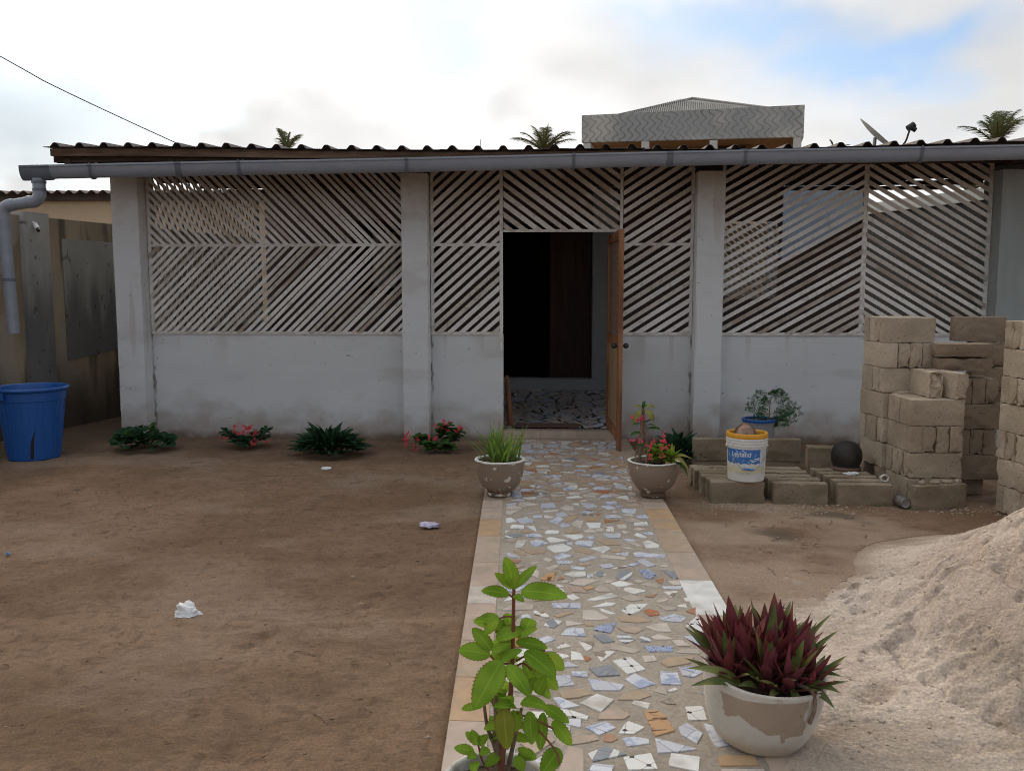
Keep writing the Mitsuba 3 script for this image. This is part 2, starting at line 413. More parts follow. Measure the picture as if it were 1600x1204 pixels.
mat('purple_film', lambda p, n, uv: MX((0.32, 0.28, 0.45), (0.62, 0.60, 0.70), N(p.x * 60, p.y * 60, 1.0)), 0.4, 0.5)
mat('blue_film', (0.10, 0.22, 0.50), 0.4, 0.5)
mat('potting_soil', lambda p, n, uv: MX((0.035, 0.026, 0.02), (0.085, 0.062, 0.045), N(p.x * 60, p.y * 60, 1.0)), 0.95, 0.1, lambda p, n, uv: 0.012 * FB(p.x * 40, p.y * 40, 1.0, 3))
mat('mat_cloth', (0.12, 0.075, 0.065), 0.95, 0.1)
mat('pebble', (0.33, 0.26, 0.20), 0.9, 0.2)


def pot_clay(p, n, uv):
    a = FB(p.x * 8, p.y * 8, p.z * 8, 4)
    c = MX((0.215, 0.16, 0.12), (0.29, 0.225, 0.175), a)
    c = MX(c, (0.12, 0.075, 0.05), SS(0.13, 0.03, p.z + 0.10 * (FB(p.x * 14, p.y * 14, p.z * 14, 3) - 0.5)) * 0.75)
    fl = FB(p.x * 24, p.y * 24, p.z * 24, 3)
    band = SS(0.16, 0.10, p.z) * SS(0.03, 0.05, p.z)
    c = MX(c, (0.58, 0.54, 0.49), SS(0.70, 0.73, fl + 0.11 * band))
    return MX(c, (0.66, 0.64, 0.60), SS(0.277, 0.281, p.z + 0.012 * (fl - 0.5)))


mat('pot_clay', pot_clay, 0.85, 0.2, lambda p, n, uv: 0.004 * FB(p.x * 40, p.y * 40, p.z * 40, 3))


def pot_flaked(p, n, uv):
    x, y = p.x - 0.650, p.y - 2.81
    a = FB(p.x * 16, p.y * 16, p.z * 16, 4)
    c = MX((0.43, 0.395, 0.345), (0.58, 0.55, 0.50), a)
    c = MX(c, (0.40, 0.32, 0.235), SS(0.11, 0.03, p.z + 0.06 * (a - 0.5)) * 0.7)
    edge = p.z - 0.135 + 0.32 * x + 0.09 * (FB(p.x * 22, p.y * 22, p.z * 22, 4) - 0.5)
    bare = SS(0.0, 0.006, edge) * SS(-0.150, -0.142, x + 0.05 * (a - 0.5)) * SS(0.105, 0.098, x + 0.05 * (a - 0.5)) * SS(0.246, 0.241, p.z + 0.010 * a)
    c = MX(c, MX((0.29, 0.22, 0.165), (0.38, 0.30, 0.23), a), bare)
    return MX(c, (0.38, 0.31, 0.24), SS(0.66, 0.78, FB(p.x * 30 + 3, p.y * 30, p.z * 30, 3)) * 0.5)


mat('pot_flaked', pot_flaked, 0.85, 0.2, lambda p, n, uv: 0.003 * FB(p.x * 45, p.y * 45, p.z * 45, 3))


def thin(name, color, trans=0.5, rough=0.45, spec=0.4):
    scene[name] = {'type': 'principledthin', 'base_color': mikit.proc(color) if callable(color) else {'type': 'rgb', 'value': list(color)}, 'roughness': rough, 'diff_trans': trans, 'eta': 1.4}


def leafcol(lo, hi, edge=None, rib=0.35, seed=1.0):
    def f(p, n, uv):
        v = dr.abs(uv.y - 0.5) * 2
        c = MX(lo, hi, SS(0.2, 0.8, N(p.x * 26, p.y * 26, p.z * 26 + seed)))
        c = MX(c, mi.Color3f(hi) * 1.6, SS(0.10, 0.02, v) * rib)
        if edge is not None:
            c = MX(c, edge, SS(0.86, 0.99, v) * 0.7)
        return c
    return f


thin('leaf_fresh', leafcol((0.165, 0.30, 0.03), (0.26, 0.43, 0.05), (0.13, 0.05, 0.03)), 0.7)
thin('leaf_lime', leafcol((0.22, 0.38, 0.035), (0.32, 0.47, 0.055), (0.18, 0.07, 0.04)), 0.7)
thin('leaf_yellow', leafcol((0.22, 0.25, 0.035), (0.32, 0.33, 0.06), (0.2, 0.1, 0.04)), 0.7)
thin('leaf_dark', leafcol((0.022, 0.055, 0.027), (0.042, 0.092, 0.046)), 0.25, 0.4)
thin('leaf_feather', (0.028, 0.085, 0.026), 0.35, 0.9)
thin('leaf_mid', leafcol((0.035, 0.085, 0.022), (0.065, 0.13, 0.035)), 0.35, 0.4)
thin('leaf_aloe', leafcol((0.14, 0.25, 0.05), (0.23, 0.36, 0.08)), 0.4, 0.4)
thin('leaf_olive', leafcol((0.20, 0.20, 0.055), (0.30, 0.29, 0.085), (0.34, 0.22, 0.11)), 0.45)
thin('leaf_palm', leafcol((0.13, 0.16, 0.07), (0.20, 0.23, 0.11)), 0.4)
thin('flower_pink', (0.62, 0.10, 0.13), 0.4, 0.5)
thin('flower_coral', (0.66, 0.09, 0.11), 0.4, 0.5)
thin('grass_blade', (0.10, 0.16, 0.05), 0.4, 0.5)
for nm, top, under in (('leaf_rhoeo', ((0.085, 0.115, 0.03), (0.17, 0.19, 0.05)), (0.17, 0.040, 0.055)), ('leaf_crimson', ((0.22, 0.040, 0.045), (0.33, 0.085, 0.075)), (0.30, 0.055, 0.085)), ('leaf_maroon', ((0.125, 0.030, 0.026), (0.22, 0.075, 0.045)), (0.17, 0.034, 0.042))):
    sub = [{'type': 'principled', 'roughness': 0.45, 'specular': 0.4, 'base_color': q} for q in
           (mikit.proc(leafcol(top[0], top[1], (0.16, 0.03, 0.04), 0.2)), {'type': 'rgb', 'value': list(under)})]
    scene[nm] = {'type': 'twosided', 'front': sub[0], 'back': sub[1]}
mat('stem_green', (0.16, 0.13, 0.065), 0.8, 0.2)
mat('stem_brown', lambda p, n, uv: MX((0.16, 0.11, 0.08), (0.26, 0.19, 0.14), N(p.x * 120, p.y * 120, p.z * 60)), 0.85, 0.2)
mat('stem_red', (0.20, 0.075, 0.045), 0.7, 0.3)
mat('trunk', (0.15, 0.125, 0.10), 0.9, 0.1)
# broken tiles
for nm, c in (('tile_white', (0.76, 0.77, 0.75)), ('tile_cream', (0.60, 0.545, 0.485)), ('tile_cream_dark', (0.50, 0.44, 0.385)), ('tile_ochre', (0.49, 0.335, 0.205)), ('tile_tan', (0.46, 0.355, 0.255)),
              ('tile_pink', (0.48, 0.38, 0.305)), ('tile_terracotta', (0.44, 0.20, 0.105))):
    mat(nm, (lambda c: lambda p, n, uv: MX(mi.Color3f(c) * (0.84 + 0.30 * FB(p.x * 18, p.y * 18, 2.0, 3)), (0.36, 0.305, 0.245), SS(0.50, 0.78, FB(p.x * 8, p.y * 8, 6.0, 4)) * 0.55))(c), 0.2, 0.5)


def tile_blue(p, n, uv):
    a = FB(uv.x * 30, uv.y * 30, 2.0, 4)
    c = MX((0.64, 0.67, 0.73), (0.38, 0.44, 0.60), SS(0.45, 0.72, a))
    v1, v2, r = mikit.voronoi(uv.x * 9, uv.y * 9)
    c = MX(c, MX((0.42, 0.42, 0.47), (0.62, 0.64, 0.70), a), SS(0.55, 0.7, r) * 0.8)
    return MX(c, (0.20, 0.22, 0.30), SS(0.05, 0.0, v2 - v1) * 0.75)


mat('tile_blue', tile_blue, 0.18, 0.5)


def tile_dots(p, n, uv):
    gx, gy = uv.x * 15, uv.y * 15
    fx, fy = dr.abs(gx - dr.round(gx)), dr.abs(gy - dr.round(gy))
    line = SS(0.035, 0.02, dr.minimum(fx, fy))
    dot = SS(0.17, 0.15, fx + fy)
    c = MX((0.74, 0.75, 0.73), (0.40, 0.36, 0.33), line * 0.8)
    return MX(c, (0.05, 0.035, 0.04), dot)


mat('tile_dots', tile_dots, 0.18, 0.5)


def tile_slate(p, n, uv):
    r = mikit.cell_rand(uv.x * 45, 3, 1)
    g = FB(uv.x * 25, uv.y * 160, 2.0, 3)
    c = MX((0.16, 0.18, 0.21), (0.33, 0.35, 0.38), g)
    c = MX(c, (0.66, 0.66, 0.64), SS(0.62, 0.64, r))
    return MX(c, (0.32, 0.20, 0.15), SS(0.93, 0.94, r))


mat('tile_slate', tile_slate, 0.35, 0.5)


def tile_mosaic(p, n, uv):
    gx, gy = uv.x * 95, uv.y * 95
    r = mikit.cell_rand(gx, gy, 5)
    c = MX((0.13, 0.20, 0.42), (0.30, 0.38, 0.58), r)
    c = MX(c, (0.015, 0.015, 0.025), SS(0.86, 0.87, r))
    fx, fy = dr.abs(gx - dr.floor(gx) - 0.5), dr.abs(gy - dr.floor(gy) - 0.5)
    return MX(c, (0.58, 0.60, 0.64), SS(0.38, 0.42, dr.maximum(fx, fy)) * 0.85)


mat('tile_mosaic', tile_mosaic, 0.35, 0.5)


def tile_geo(p, n, uv):
    v1, v2, r = mikit.voronoi(uv.x * 22, uv.y * 22)
    c = MX((0.72, 0.70, 0.67), (0.27, 0.22, 0.18), SS(0.72, 0.74, r))
    return MX(c, (0.45, 0.41, 0.37), SS(0.05, 0.02, v2 - v1))


mat('tile_geo', tile_geo, 0.35, 0.5)
mat('tile_wood', lambda p, n, uv: MX((0.50, 0.30, 0.15), (0.10, 0.045, 0.02), SS(0.55, 0.68, FB(uv.x * 16, uv.y * 60, 3.0, 4))), 0.35, 0.5)
mat('tile_stripe', lambda p, n, uv: MX((0.62, 0.66, 0.72), (0.03, 0.04, 0.07), SS(0.36, 0.40, dr.abs(uv.x * 70 - dr.floor(uv.x * 70) - 0.5))), 0.35, 0.5)

# ---------------------------------------------------------------- ground, path, sand
PX0 = lambda y: -0.225 - 0.0452 * y          # left edge of the paved path, drifting a little to the left with distance
PX1 = lambda y: 0.865 - 0.0228 * y


def grid(xs, ys, zf):
    X, Y = np.meshgrid(xs, ys)
    Z = zf(X, Y)
    n, m = len(ys), len(xs)
    i = np.arange(n * m).reshape(n, m)
    F = np.vstack([np.c_[i[:-1, :-1].ravel(), i[:-1, 1:].ravel(), i[1:, 1:].ravel()], np.c_[i[:-1, :-1].ravel(), i[1:, 1:].ravel(), i[1:, :-1].ravel()]])
    return np.c_[X.ravel(), Y.ravel(), Z.ravel()], F


def f2(X, Y, s, o=4, seed=0):
    return meshkit.fbm(np.stack([X * s, Y * s, X * 0 + seed * 3.1], -1), o, seed)


_pr = np.random.default_rng(71)
PRINTS = []
for k in range(16):
    x_, y_, a_ = _pr.uniform(-4.0, -0.9), _pr.uniform(2.0, 7.6), _pr.uniform(0, 6.28)
    for s_ in range(7):
        PRINTS.append((x_ + math.cos(a_) * .58 * s_ - math.sin(a_) * .09 * (-1) ** s_, y_ + math.sin(a_) * .58 * s_ + math.cos(a_) * .09 * (-1) ** s_, a_ + _pr.normal(0, .12)))
        a_ += _pr.normal(0, .16)


def ground_z(X, Y):
    z = 0.030 * (f2(X, Y, 0.9, 4, 1) - 0.5) + 0.014 * (f2(X, Y * 1.6, 5, 4, 2) - 0.5)
    for fx, fy, ang in PRINTS:
        near_ = (np.abs(X - fx) < 0.25) & (np.abs(Y - fy) < 0.25)
        if near_.any():
            u = (X[near_] - fx) * math.cos(ang) + (Y[near_] - fy) * math.sin(ang)
            v = -(X[near_] - fx) * math.sin(ang) + (Y[near_] - fy) * math.cos(ang)
            q = np.sqrt((u / 0.125) ** 2 + ((v - 0.02 * np.sin(u * 20)) / (0.043 + 0.008 * np.sign(u))) ** 2)
            z[near_] += -0.009 * np.clip(1.25 - q, 0, 0.3) / 0.3 * (1 + 0.35 * np.sin(u * 190)) + 0.004 * np.exp(-((q - 1.3) * 5) ** 2)
    scuff = np.clip(f2(X, Y, 1.6, 3, 8) * 2.6 - 1.05, 0, 1)
    z = z + scuff * 0.016 * (f2(X, Y, 17, 3, 3) - 0.5)
    path = np.clip(np.minimum(X - PX0(Y), PX1(Y) - X) / 0.03, 0, 1) * (Y < 8.45)
    near = np.clip(1 - np.maximum(PX0(Y) - X, X - PX1(Y)) / 0.25, 0, 1) * (Y < 8.6)
    z = z * (1 - 0.6 * near) + 0.012 * near
    z = np.where(Y > 8.3, z * np.clip((8.6 - Y) / 0.3, 0, 1), z)
    return np.where(path > 0, -0.02 * path + z * (1 - path), z)


xs = np.r_[-900, -300, -100, -40, -20, -12, -9, -7.5, np.arange(-6.2, 4.4, 0.028), 5, 6.5, 9, 14, 20, 40, 100, 300, 900]
ys = np.r_[-300, -100, -40, -15, -6, -3, -1, 0, 0.6, 1.2, np.arange(1.6, 8.7, 0.024), 9, 9.5, 10.5, 12, 14, 18, 25, 40, 70, 120, 300, 1500]
own(thing('ground', 'bare brown trodden soil of the yard', 'ground', kind='structure'), grid(xs, ys, ground_z), 'soil', True)

CX_, CY_ = 3.00, 3.62                          # centre of the sand heap, outside the frame on the right


def sand_z(X, Y):
    r = np.hypot(X - CX_, (Y - CY_) * 0.93) + 0.34 * (f2(X, Y, 1.1, 3, 11) - 0.5)
    h = 1.08 - 0.635 * r
    h = 0.05 * np.log1p(np.exp(np.clip(h / 0.05, -30, 30)))
    edge = f2(X, Y, 1.7, 4, 12) - 0.5
    # thin spread of sand in front of the heap, up to and over the edge of the path
    back = np.clip((5.05 + 0.9 * edge - 0.10 * (X - 0.8) - Y) / 1.2, 0, 1)
    lx = np.where(Y > 3.6, PX1(Y) + 0.0, PX1(Y) + 0.0 - 0.36 * np.clip((3.6 - Y) / 0.8, 0, 1))
    side = np.clip((X - lx - 0.12 * edge) / 0.30, 0, 1)
    m = back * side
    spread = -0.035 + 0.08 * m
    z = np.maximum(spread, np.where(h > 0.012, h - 0.012 + 0.045 * m, -0.06))
    rough = np.clip(m * 1.5 + h * 4, 0, 1)
    z = z + rough * (0.045 * (f2(X, Y, 3.5, 3, 13) - 0.5) + 0.026 * (f2(X, Y, 14, 3, 14) - 0.5) + 0.016 * (f2(X, Y, 34, 3, 15) - 0.5))
    ridge = 1 - np.abs(2 * f2(X, Y, 6.0, 3, 17) - 1)
    z = z - rough * 0.05 * np.clip(ridge - 0.86, 0, 1) * 5 * (h > 0.03)
    for fx, fy, ang, dep in ((1.36, 3.52, 0.5, .022), (1.80, 3.62, 1.2, .022), (1.12, 3.1, 0.9, .016), (1.95, 3.35, 2.0, .022), (1.3, 2.75, 0.2, .014)):
        u = (X - fx) * math.cos(ang) + (Y - fy) * math.sin(ang)
        v = -(X - fx) * math.sin(ang) + (Y - fy) * math.cos(ang)
        q = (u / 0.125) ** 2 + (v / 0.055) ** 2
        z = z + rough * (-dep * np.exp(-q ** 2) + 0.4 * dep * np.exp(-(np.sqrt(q) - 1.35) ** 2 * 6)) * (1 + 0.5 * np.sin(u * 130))
    return z


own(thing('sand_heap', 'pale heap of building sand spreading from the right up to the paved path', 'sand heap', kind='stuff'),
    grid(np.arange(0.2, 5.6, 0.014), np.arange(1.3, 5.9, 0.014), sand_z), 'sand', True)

path = thing('path', 'straight garden path of broken ceramic tiles set in mortar, with plain tile edging', 'path', kind='structure')
ring = [(PX0(y), y) for y in np.linspace(1.2, 8.55, 30)] + [(PX1(y), y) for y in np.linspace(8.55, 1.2, 30)]
pv, pf = prism(ring[::-1], -0.06, 0.030)
gx = np.linspace(0, 1, 60)
gy = np.arange(1.2, 8.56, 0.025)
U, Y_ = np.meshgrid(gx, gy)
Xp = PX0(Y_) + (PX1(Y_) - PX0(Y_)) * U
Zp = 0.030 + 0.003 * (f2(Xp, Y_, 9, 3, 31) - 0.5)
i_ = np.arange(U.size).reshape(U.shape)
top_f = np.vstack([np.c_[i_[:-1, :-1].ravel(), i_[:-1, 1:].ravel(), i_[1:, 1:].ravel()], np.c_[i_[:-1, :-1].ravel(), i_[1:, 1:].ravel(), i_[1:, :-1].ravel()]])
skirt = [trimesh.Trimesh(np.c_[np.r_[Xp[:, c], Xp[:, c]], np.r_[gy, gy], np.r_[Zp[:, c], Zp[:, c] * 0 - 0.06]],
                         [[a, a + 1, a + len(gy)] for a in range(len(gy) - 1)] + [[a + 1, a + 1 + len(gy), a + len(gy)] for a in range(len(gy) - 1)], process=False) for c in (0, -1)]
own(path, cat(trimesh.Trimesh(np.c_[Xp.ravel(), Y_.ravel(), Zp.ravel()], top_f, process=False), *skirt), 'mortar', 30)

KIND = {'D': ['tile_dots'], 'C': ['tile_cream', 'tile_cream', 'tile_white', 'tile_cream_dark'], 'W': ['tile_white'], 'B': ['tile_blue'], 'T': ['tile_terracotta'], 'G': ['tile_geo'], 'O': ['tile_ochre', 'tile_tan'],
        'S': ['tile_slate'], 'M': ['tile_mosaic'], 'P': ['tile_pink', 'tile_tan'], 'R': ['tile_wood'], 'Z': ['tile_stripe']}


def tile(poly, kind, parent, name='tile', z0=0.020, z1=0.0338):
    v, f = prism(poly, z0, z1 + R.uniform(-0.0006, 0.0012))
    a = R.uniform(0, 6.28)
    q = v[:, :2] - v[:, :2].mean(0)
    tl = R.normal(0, 0.006, 2)
    v[len(v) // 2:, 2] += q[len(v) // 2:] @ tl
    uv = np.c_[q[:, 0] * math.cos(a) - q[:, 1] * math.sin(a), q[:, 0] * math.sin(a) + q[:, 1] * math.cos(a)] + R.uniform(0, 3, 2)
    m = KIND[kind][R.integers(len(KIND[kind]))]
    if name is None:
        return m, v, f, uv
    return put(name, (v, f), m, parent, False, uv=uv)


TRACED = '''D292,3920,336,4003,419,4016,373,3924,325,3873;C120,3920,173,3923,234,3831,181,3803,118,3808;C159,3958,229,4025,276,4018,252,3980;C200,3947,265,3887,239,3874,201,3915;B-18,4003,113,4019,113,3943,-11,3949;T389,3925,419,3953,454,3928,456,3884,411,3865;C452,4009,541,3977,541,3950,492,3935;T576,3930,630,3981,616,3892;G-94,3857,-55,3902,-29,3835,-38,3821;G-99,3904,-77,3905,-76,3875,-96,3866;O-11,3853,70,3905,79,3883,11,3828;B451,3842,518,3893,571,3856,542,3796,465,3809;O270,3833,309,3860,367,3858,414,3806,360,3782,283,3791;D553,3748,616,3867,635,3760,617,3685;S-52,3726,-26,3809,29,3779,-7,3704;C44,3788,122,3756,45,3723;O122,3759,150,3785,163,3737,130,3735;M158,3689,184,3738,261,3777,227,3661;P263,3718,309,3744,371,3707,332,3655,292,3672;C379,3731,425,3774,477,3781,484,3681,428,3686;W-152,3761,-95,3764,-145,3721;B21,3628,49,3704,117,3707,122,3617;G-135,3643,-111,3702,-90,3684,-124,3636;B-73,3575,-30,3613,-2,3574,-46,3532;S156,3627,197,3649,242,3571,192,3550;S251,3631,291,3653,326,3590,283,3548,257,3579;S346,3621,387,3631,387,3571,347,3572;C391,3616,424,3655,487,3603,412,3594;C474,3590,515,3595,543,3535,489,3530;B526,3638,561,3642,596,3567,575,3540;G2,3487,33,3546,64,3511,16,3483;G94,3559,156,3562,142,3487,122,3465;M370,3519,473,3532,463,3478,371,3470,354,3526;C217,3491,226,3548,337,3485,311,3451;G154,3452,188,3468,238,3464,175,3366;C62,3462,99,3443,111,3378,60,3380;T112,3423,139,3397,124,3366,115,3373;C338,3427,384,3436,392,3387,345,3369;C477,3469,503,3508,570,3508,568,3459;O404,3371,430,3412,543,3438,516,3370,426,3326;D219,3375,292,3412,340,3303,269,3256;B21,3332,48,3362,90,3316,32,3309;S127,3299,214,3342,242,3248,156,3232;B60,3270,121,3273,120,3224,62,3233;B-10,3181,0,3230,52,3239,69,3156,-5,3135;B120,3212,249,3165,231,3118,136,3116;B257,3213,296,3267,365,3179,303,3136;B392,3289,456,3277,458,3175,385,3177;B466,3322,533,3338,552,3288,508,3241,474,3254;O16,3079,50,3120,91,3122,129,3084,79,3054,30,3041;O219,3045,239,3090,296,3124,340,3084,295,3047;W85,3011,147,3085,205,3044,155,2949;B-7,3045,15,3054,83,2990,24,2966;C351,3118,376,3165,398,3137,394,3092;G399,3120,430,3151,440,3134,415,3116;W265,3015,275,3044,330,3024,317,2981;G367,3041,405,3074,418,3020,384,3023;P143,2896,155,2942,206,2996,251,2931,230,2900;D10,2965,48,2957,112,2919,106,2894,34,2920;R301,2959,346,2980,373,2927,389,2831,321,2791;D447,3003,508,3011,506,2909,445,2906;B19,2865,47,2891,86,2898,83,2837;B98,2840,168,2882,199,2841,142,2789;D205,2803,239,2891,293,2850,255,2804;B403,2851,437,2886,477,2817,449,2752,408,2804;P46,2754,78,2783,132,2786,140,2759,90,2734,50,2723;T156,2796,191,2798,200,2766,179,2747,155,2750;B216,2774,253,2785,299,2771,298,2744,226,2721;B320,2777,358,2761,444,2716,380,2696,319,2686;S102,2669,160,2720,222,2673,116,2624;D210,2654,297,2683,308,2593,220,2582;W345,2627,360,2686,445,2667,428,2583,346,2611;B100,2571,116,2612,179,2603,168,2567;P10,2562,41,2714,89,2699,76,2630,85,2563;O-110,2724,-31,2791,1,2747,-64,2657;B-65,2615,-42,2645,-29,2633,-28,2600;B-104,5906,-16,5933,0,5796,-100,5778;B174,5864,238,5924,271,5852,203,5794;B292,5853,350,5886,385,5790,338,5767;B332,5972,404,6007,401,5910,330,5906;C25,5785,61,5871,112,5831,119,5735,70,5717;B423,5792,516,5788,501,5674,418,5681;C354,5698,371,5732,397,5692,372,5667;B-5,5640,45,5691,77,5605,15,5555;B-249,5481,-181,5553,-124,5442,-208,5382;B-40,5446,10,5570,44,5507,5,5375;W-316,5515,-282,5528,-241,5436,-304,5396;C-276,5307,-264,5361,-193,5347,-193,5275,-269,5261;W-180,5329,-131,5339,-114,5210;C-107,5280,-84,5327,-37,5329,-46,5248;O48,5450,69,5565,148,5608,86,5452;T243,5653,288,5675,266,5614;O177,5551,278,5568,260,5480,178,5475;B310,5616,375,5639,414,5563,311,5547;T295,5508,396,5505,296,5433;C90,5379,126,5492,167,5475,145,5303;C181,5420,272,5432,262,5316,200,5295;G295,5335,343,5355,340,5233,295,5241;C364,5393,418,5413,425,5317,373,5314;C414,5487,469,5578,526,5463,449,5452;C477,5446,555,5468,558,5377,470,5380;B498,5606,558,5649,582,5560,515,5557;C459,5284,486,5334,530,5301,489,5257;C452,5171,476,5216,526,5125,493,5107;C382,5235,402,5260,429,5220,401,5185;O51,5201,103,5301,148,5223,83,5186;C162,5241,195,5284,253,5218,174,5201;C232,5272,266,5316,286,5247,258,5229;C-68,5212,-46,5248,19,5234,10,5165,-63,5169;B19,5357,43,5431,85,5361,38,5305;W34,5140,146,5166,164,5113,107,5049;W-57,5079,-26,5097,67,5028,-34,4975;C-51,4876,-42,4922,36,4973,87,4883,61,4817,-7,4796;B-145,5011,-106,5051,-43,4975,-112,4904,-139,4948;W-230,4867,-221,5023,-164,5032,-189,4885;B106,4976,120,5034,211,5019,200,4913,140,4931;B60,5005,93,5007,92,4938,62,4943;B273,5162,283,5186,379,5191,368,5101,305,5098;B170,5107,204,5148,224,5110,205,5060;W486,5026,524,5060,576,4969,566,4913,500,4904;C186,4888,279,4932,300,4888,255,4797;O95,4824,113,4885,205,4830,186,4771;P227,5055,329,5050,359,4964,280,4951;B-15,4704,35,4792,93,4738,14,4664;B115,4669,194,4748,219,4716,132,4629;C238,4759,253,4768,376,4738,364,4681,238,4717;B317,4792,400,4825,382,4752,321,4777;B420,4811,451,4827,591,4791,575,4733,418,4740;C-73,4673,-49,4702,-19,4662,-39,4620;B422,4670,464,4700,518,4594,475,4566;C-133,4602,-105,4630,-80,4618,-128,4567;Z1,4655,92,4654,74,4594,10,4596;C-50,4514,-7,4581,16,4564,-22,4477;O9,4517,50,4539,69,4507,33,4479;B74,4559,154,4550,137,4497,81,4520;B220,4593,286,4609,303,4557,241,4528;C37,4417,81,4469,152,4473,148,4398,87,4375;B153,4423,186,4449,187,4400,156,4374;S192,4462,239,4490,252,4427,211,4389;S299,4405,328,4512,391,4497,362,4348,302,4357;M421,4511,472,4527,502,4440,471,4370,442,4388;S538,4517,602,4495,626,4409,580,4383;C-189,4481,-119,4536,-102,4485,-85,4461,-87,4361,-140,4433;R-79,4338,-38,4438,2,4452,-14,4317;C62,4274,117,4360,213,4340,130,4250;C264,4296,315,4334,384,4290,302,4244;T6,4330,21,4391,40,4356;C25,4314,56,4340,59,4297,32,4291;C234,4306,256,4367,293,4344,252,4295;C411,4291,452,4329,504,4284,487,4231;C549,4345,625,4373,634,4303,568,4288;T489,4354,535,4393,513,4301;P62,4239,122,4226,149,4154,76,4161;O125,4231,175,4256,183,4223,143,4187;C182,4200,221,4282,264,4175,201,4172;B513,4262,612,4278,597,4228,516,4228;G511,4183,579,4198,538,4109;W142,4057,259,4160,296,4107,181,4049;C302,4090,353,4142,401,4070,346,4046;T416,4113,479,4160,451,4104;C592,4105,633,4120,635,4061,596,4059;G35,4094,83,4129,111,4077,81,4044;W-241,4017,-202,4104,-137,4129,-78,4121,-179,4062;O-105,4024,-93,4098,-5,4092,-19,4049'''
taken, pieces = [], []
for rec in TRACED.split(';'):
    q = np.array([float(v) for v in rec[1:].split(',')]).reshape(-1, 2) / 1000
    g = Polygon(q).convex_hull
    if g.area < 1e-4:
        continue
    taken.append(g)
    pieces.append((rec[0], np.array(g.exterior.coords)[:-1]))


def crazy(x0f, x1f, y0, y1, cell, shrink, rnd, stretch=1.0, seed=0):
    """Irregular broken pieces: shrunken cells between random seeds."""
    rr = np.random.default_rng(seed)
    pts = []
    y = y0 - cell
    while y < y1 + cell:
        w = x1f(y) - x0f(y)
        n = max(1, int(w / (cell * stretch)))
        for k in range(-1, n + 1):
            pts.append([x0f(y) + (k + 0.5 + rr.uniform(-rnd, rnd)) * w / n, y + rr.uniform(-rnd, rnd) * cell])
        y += cell
    vo = Voronoi(np.array(pts))
    for reg in vo.point_region:
        idx = vo.regions[reg]
        if -1 in idx or len(idx) < 3:
            continue
        g = Polygon(vo.vertices[idx])
        c = g.centroid
        if not (y0 < c.y < y1 and x0f(c.y) + 0.01 < c.x < x1f(c.y) - 0.01):
            continue
        lim = Polygon([(x0f(y0) + .008, y0), (x1f(y0) - .008, y0), (x1f(y1) - .008, y1), (x0f(y1) + .008, y1)])
        g = g.intersection(lim).buffer(-shrink * rr.uniform(0.7, 1.9))
        if g.is_empty or g.geom_type != 'Polygon':
            continue
        g = g.simplify(0.006).convex_hull
        if g.geom_type != 'Polygon':
            continue
        # break a corner off now and then: chips are seldom regular
        if rr.uniform() < 0.5:
            co = np.array(g.exterior.coords)[:-1]
            if len(co) > 4:
                g = Polygon(np.delete(co, rr.integers(len(co)), 0))
        if g.area > 2.2e-4:
            yield g, rr


inner0 = lambda y: PX0(y) + (0.140 if y < 5.98 else 0.03)
inner1 = lambda y: PX1(y) - (0.165 if y < 5.98 else 0.10)
mixs = list('BBBBCCCCCCCWWOOPPPPTGSSCP')
for y0, y1, cell, sh, st in ((1.5, 2.7, 0.115, 0.010, 1.15), (2.7, 5.95, 0.105, 0.010, 1.2), (1.9, 5.94, 0.060, 0.006, 1.3), (5.97, 8.42, 0.080, 0.0075, 1.35)):
    for g, rr in crazy(inner0, inner1, y0, y1, cell, sh, 0.42, st, int(y0 * 10)):
        if any(g.distance(t) < 0.007 for t in taken):
            continue
        taken.append(g)
        far = y0 > 5.9
        k = rr.choice(list('BBBBBBBCCCCCCCCOOPPPPPPPPPTWSO') if far else mixs)
        pieces.append((k, np.array(g.exterior.coords)[:-1]))
# the 290 pieces that show largest are parts, the small far ones one part
size = [Polygon(q).area / q[:, 1].mean() ** 3 for _, q in pieces]
order = np.argsort(size)[::-1]
rest = {}
for n_, i in enumerate(order):
    k, q = pieces[i]
    if n_ < 278:
        tile(q, k, path)
    else:
        m, v, f, uv = tile(q, k, path, None)
        rest.setdefault(m, []).append((v, f, uv))
for m, lst in rest.items():
    v, f, uv = join(lst)
    lab(put('far_chips', (v, f), m, path, False, uv=uv), kind='stuff')
# edging tiles
L_EDGE = [(5.98, 'tile_pink'), (5.78, 'tile_pink'), (5.47, 'tile_ochre'), (5.10, 'tile_pink'), (4.60, 'tile_pink'), (4.22, 'tile_cream'), (3.98, 'tile_pink'), (3.55, 'tile_tan'), (3.20, 'tile_ochre'), (2.86, 'tile_pink'), (2.5, 'tile_pink'), (2.1, 'tile_tan'), (1.6, None)]
R_EDGE = [(5.98, 'tile_pink'), (5.80, 'tile_ochre'), (5.30, 'tile_tan'), (4.83, 'tile_pink'), (4.36, 'tile_white'), (3.88, 'tile_pink'), (3.45, 'tile_tan'), (3.0, 'tile_pink'), (2.5, None)]
for edge, side in ((L_EDGE, 0), (R_EDGE, 1)):
    for (ya, m), (yb, _) in zip(edge, edge[1:]):
        ya, yb = ya - 0.002, yb + 0.002
        if side == 0:
            q = [(PX0(yb) + .002, yb), (PX0(yb) + .133, yb), (PX0(ya) + .133, ya), (PX0(ya) + .002, ya)]
        else:
            q = [(PX1(yb) - .160, yb), (PX1(yb) - .002, yb), (PX1(ya) - .002, ya), (PX1(ya) - .160, ya)]
        put('edging_tile', prism(q, 0.018, 0.0345), m, path)

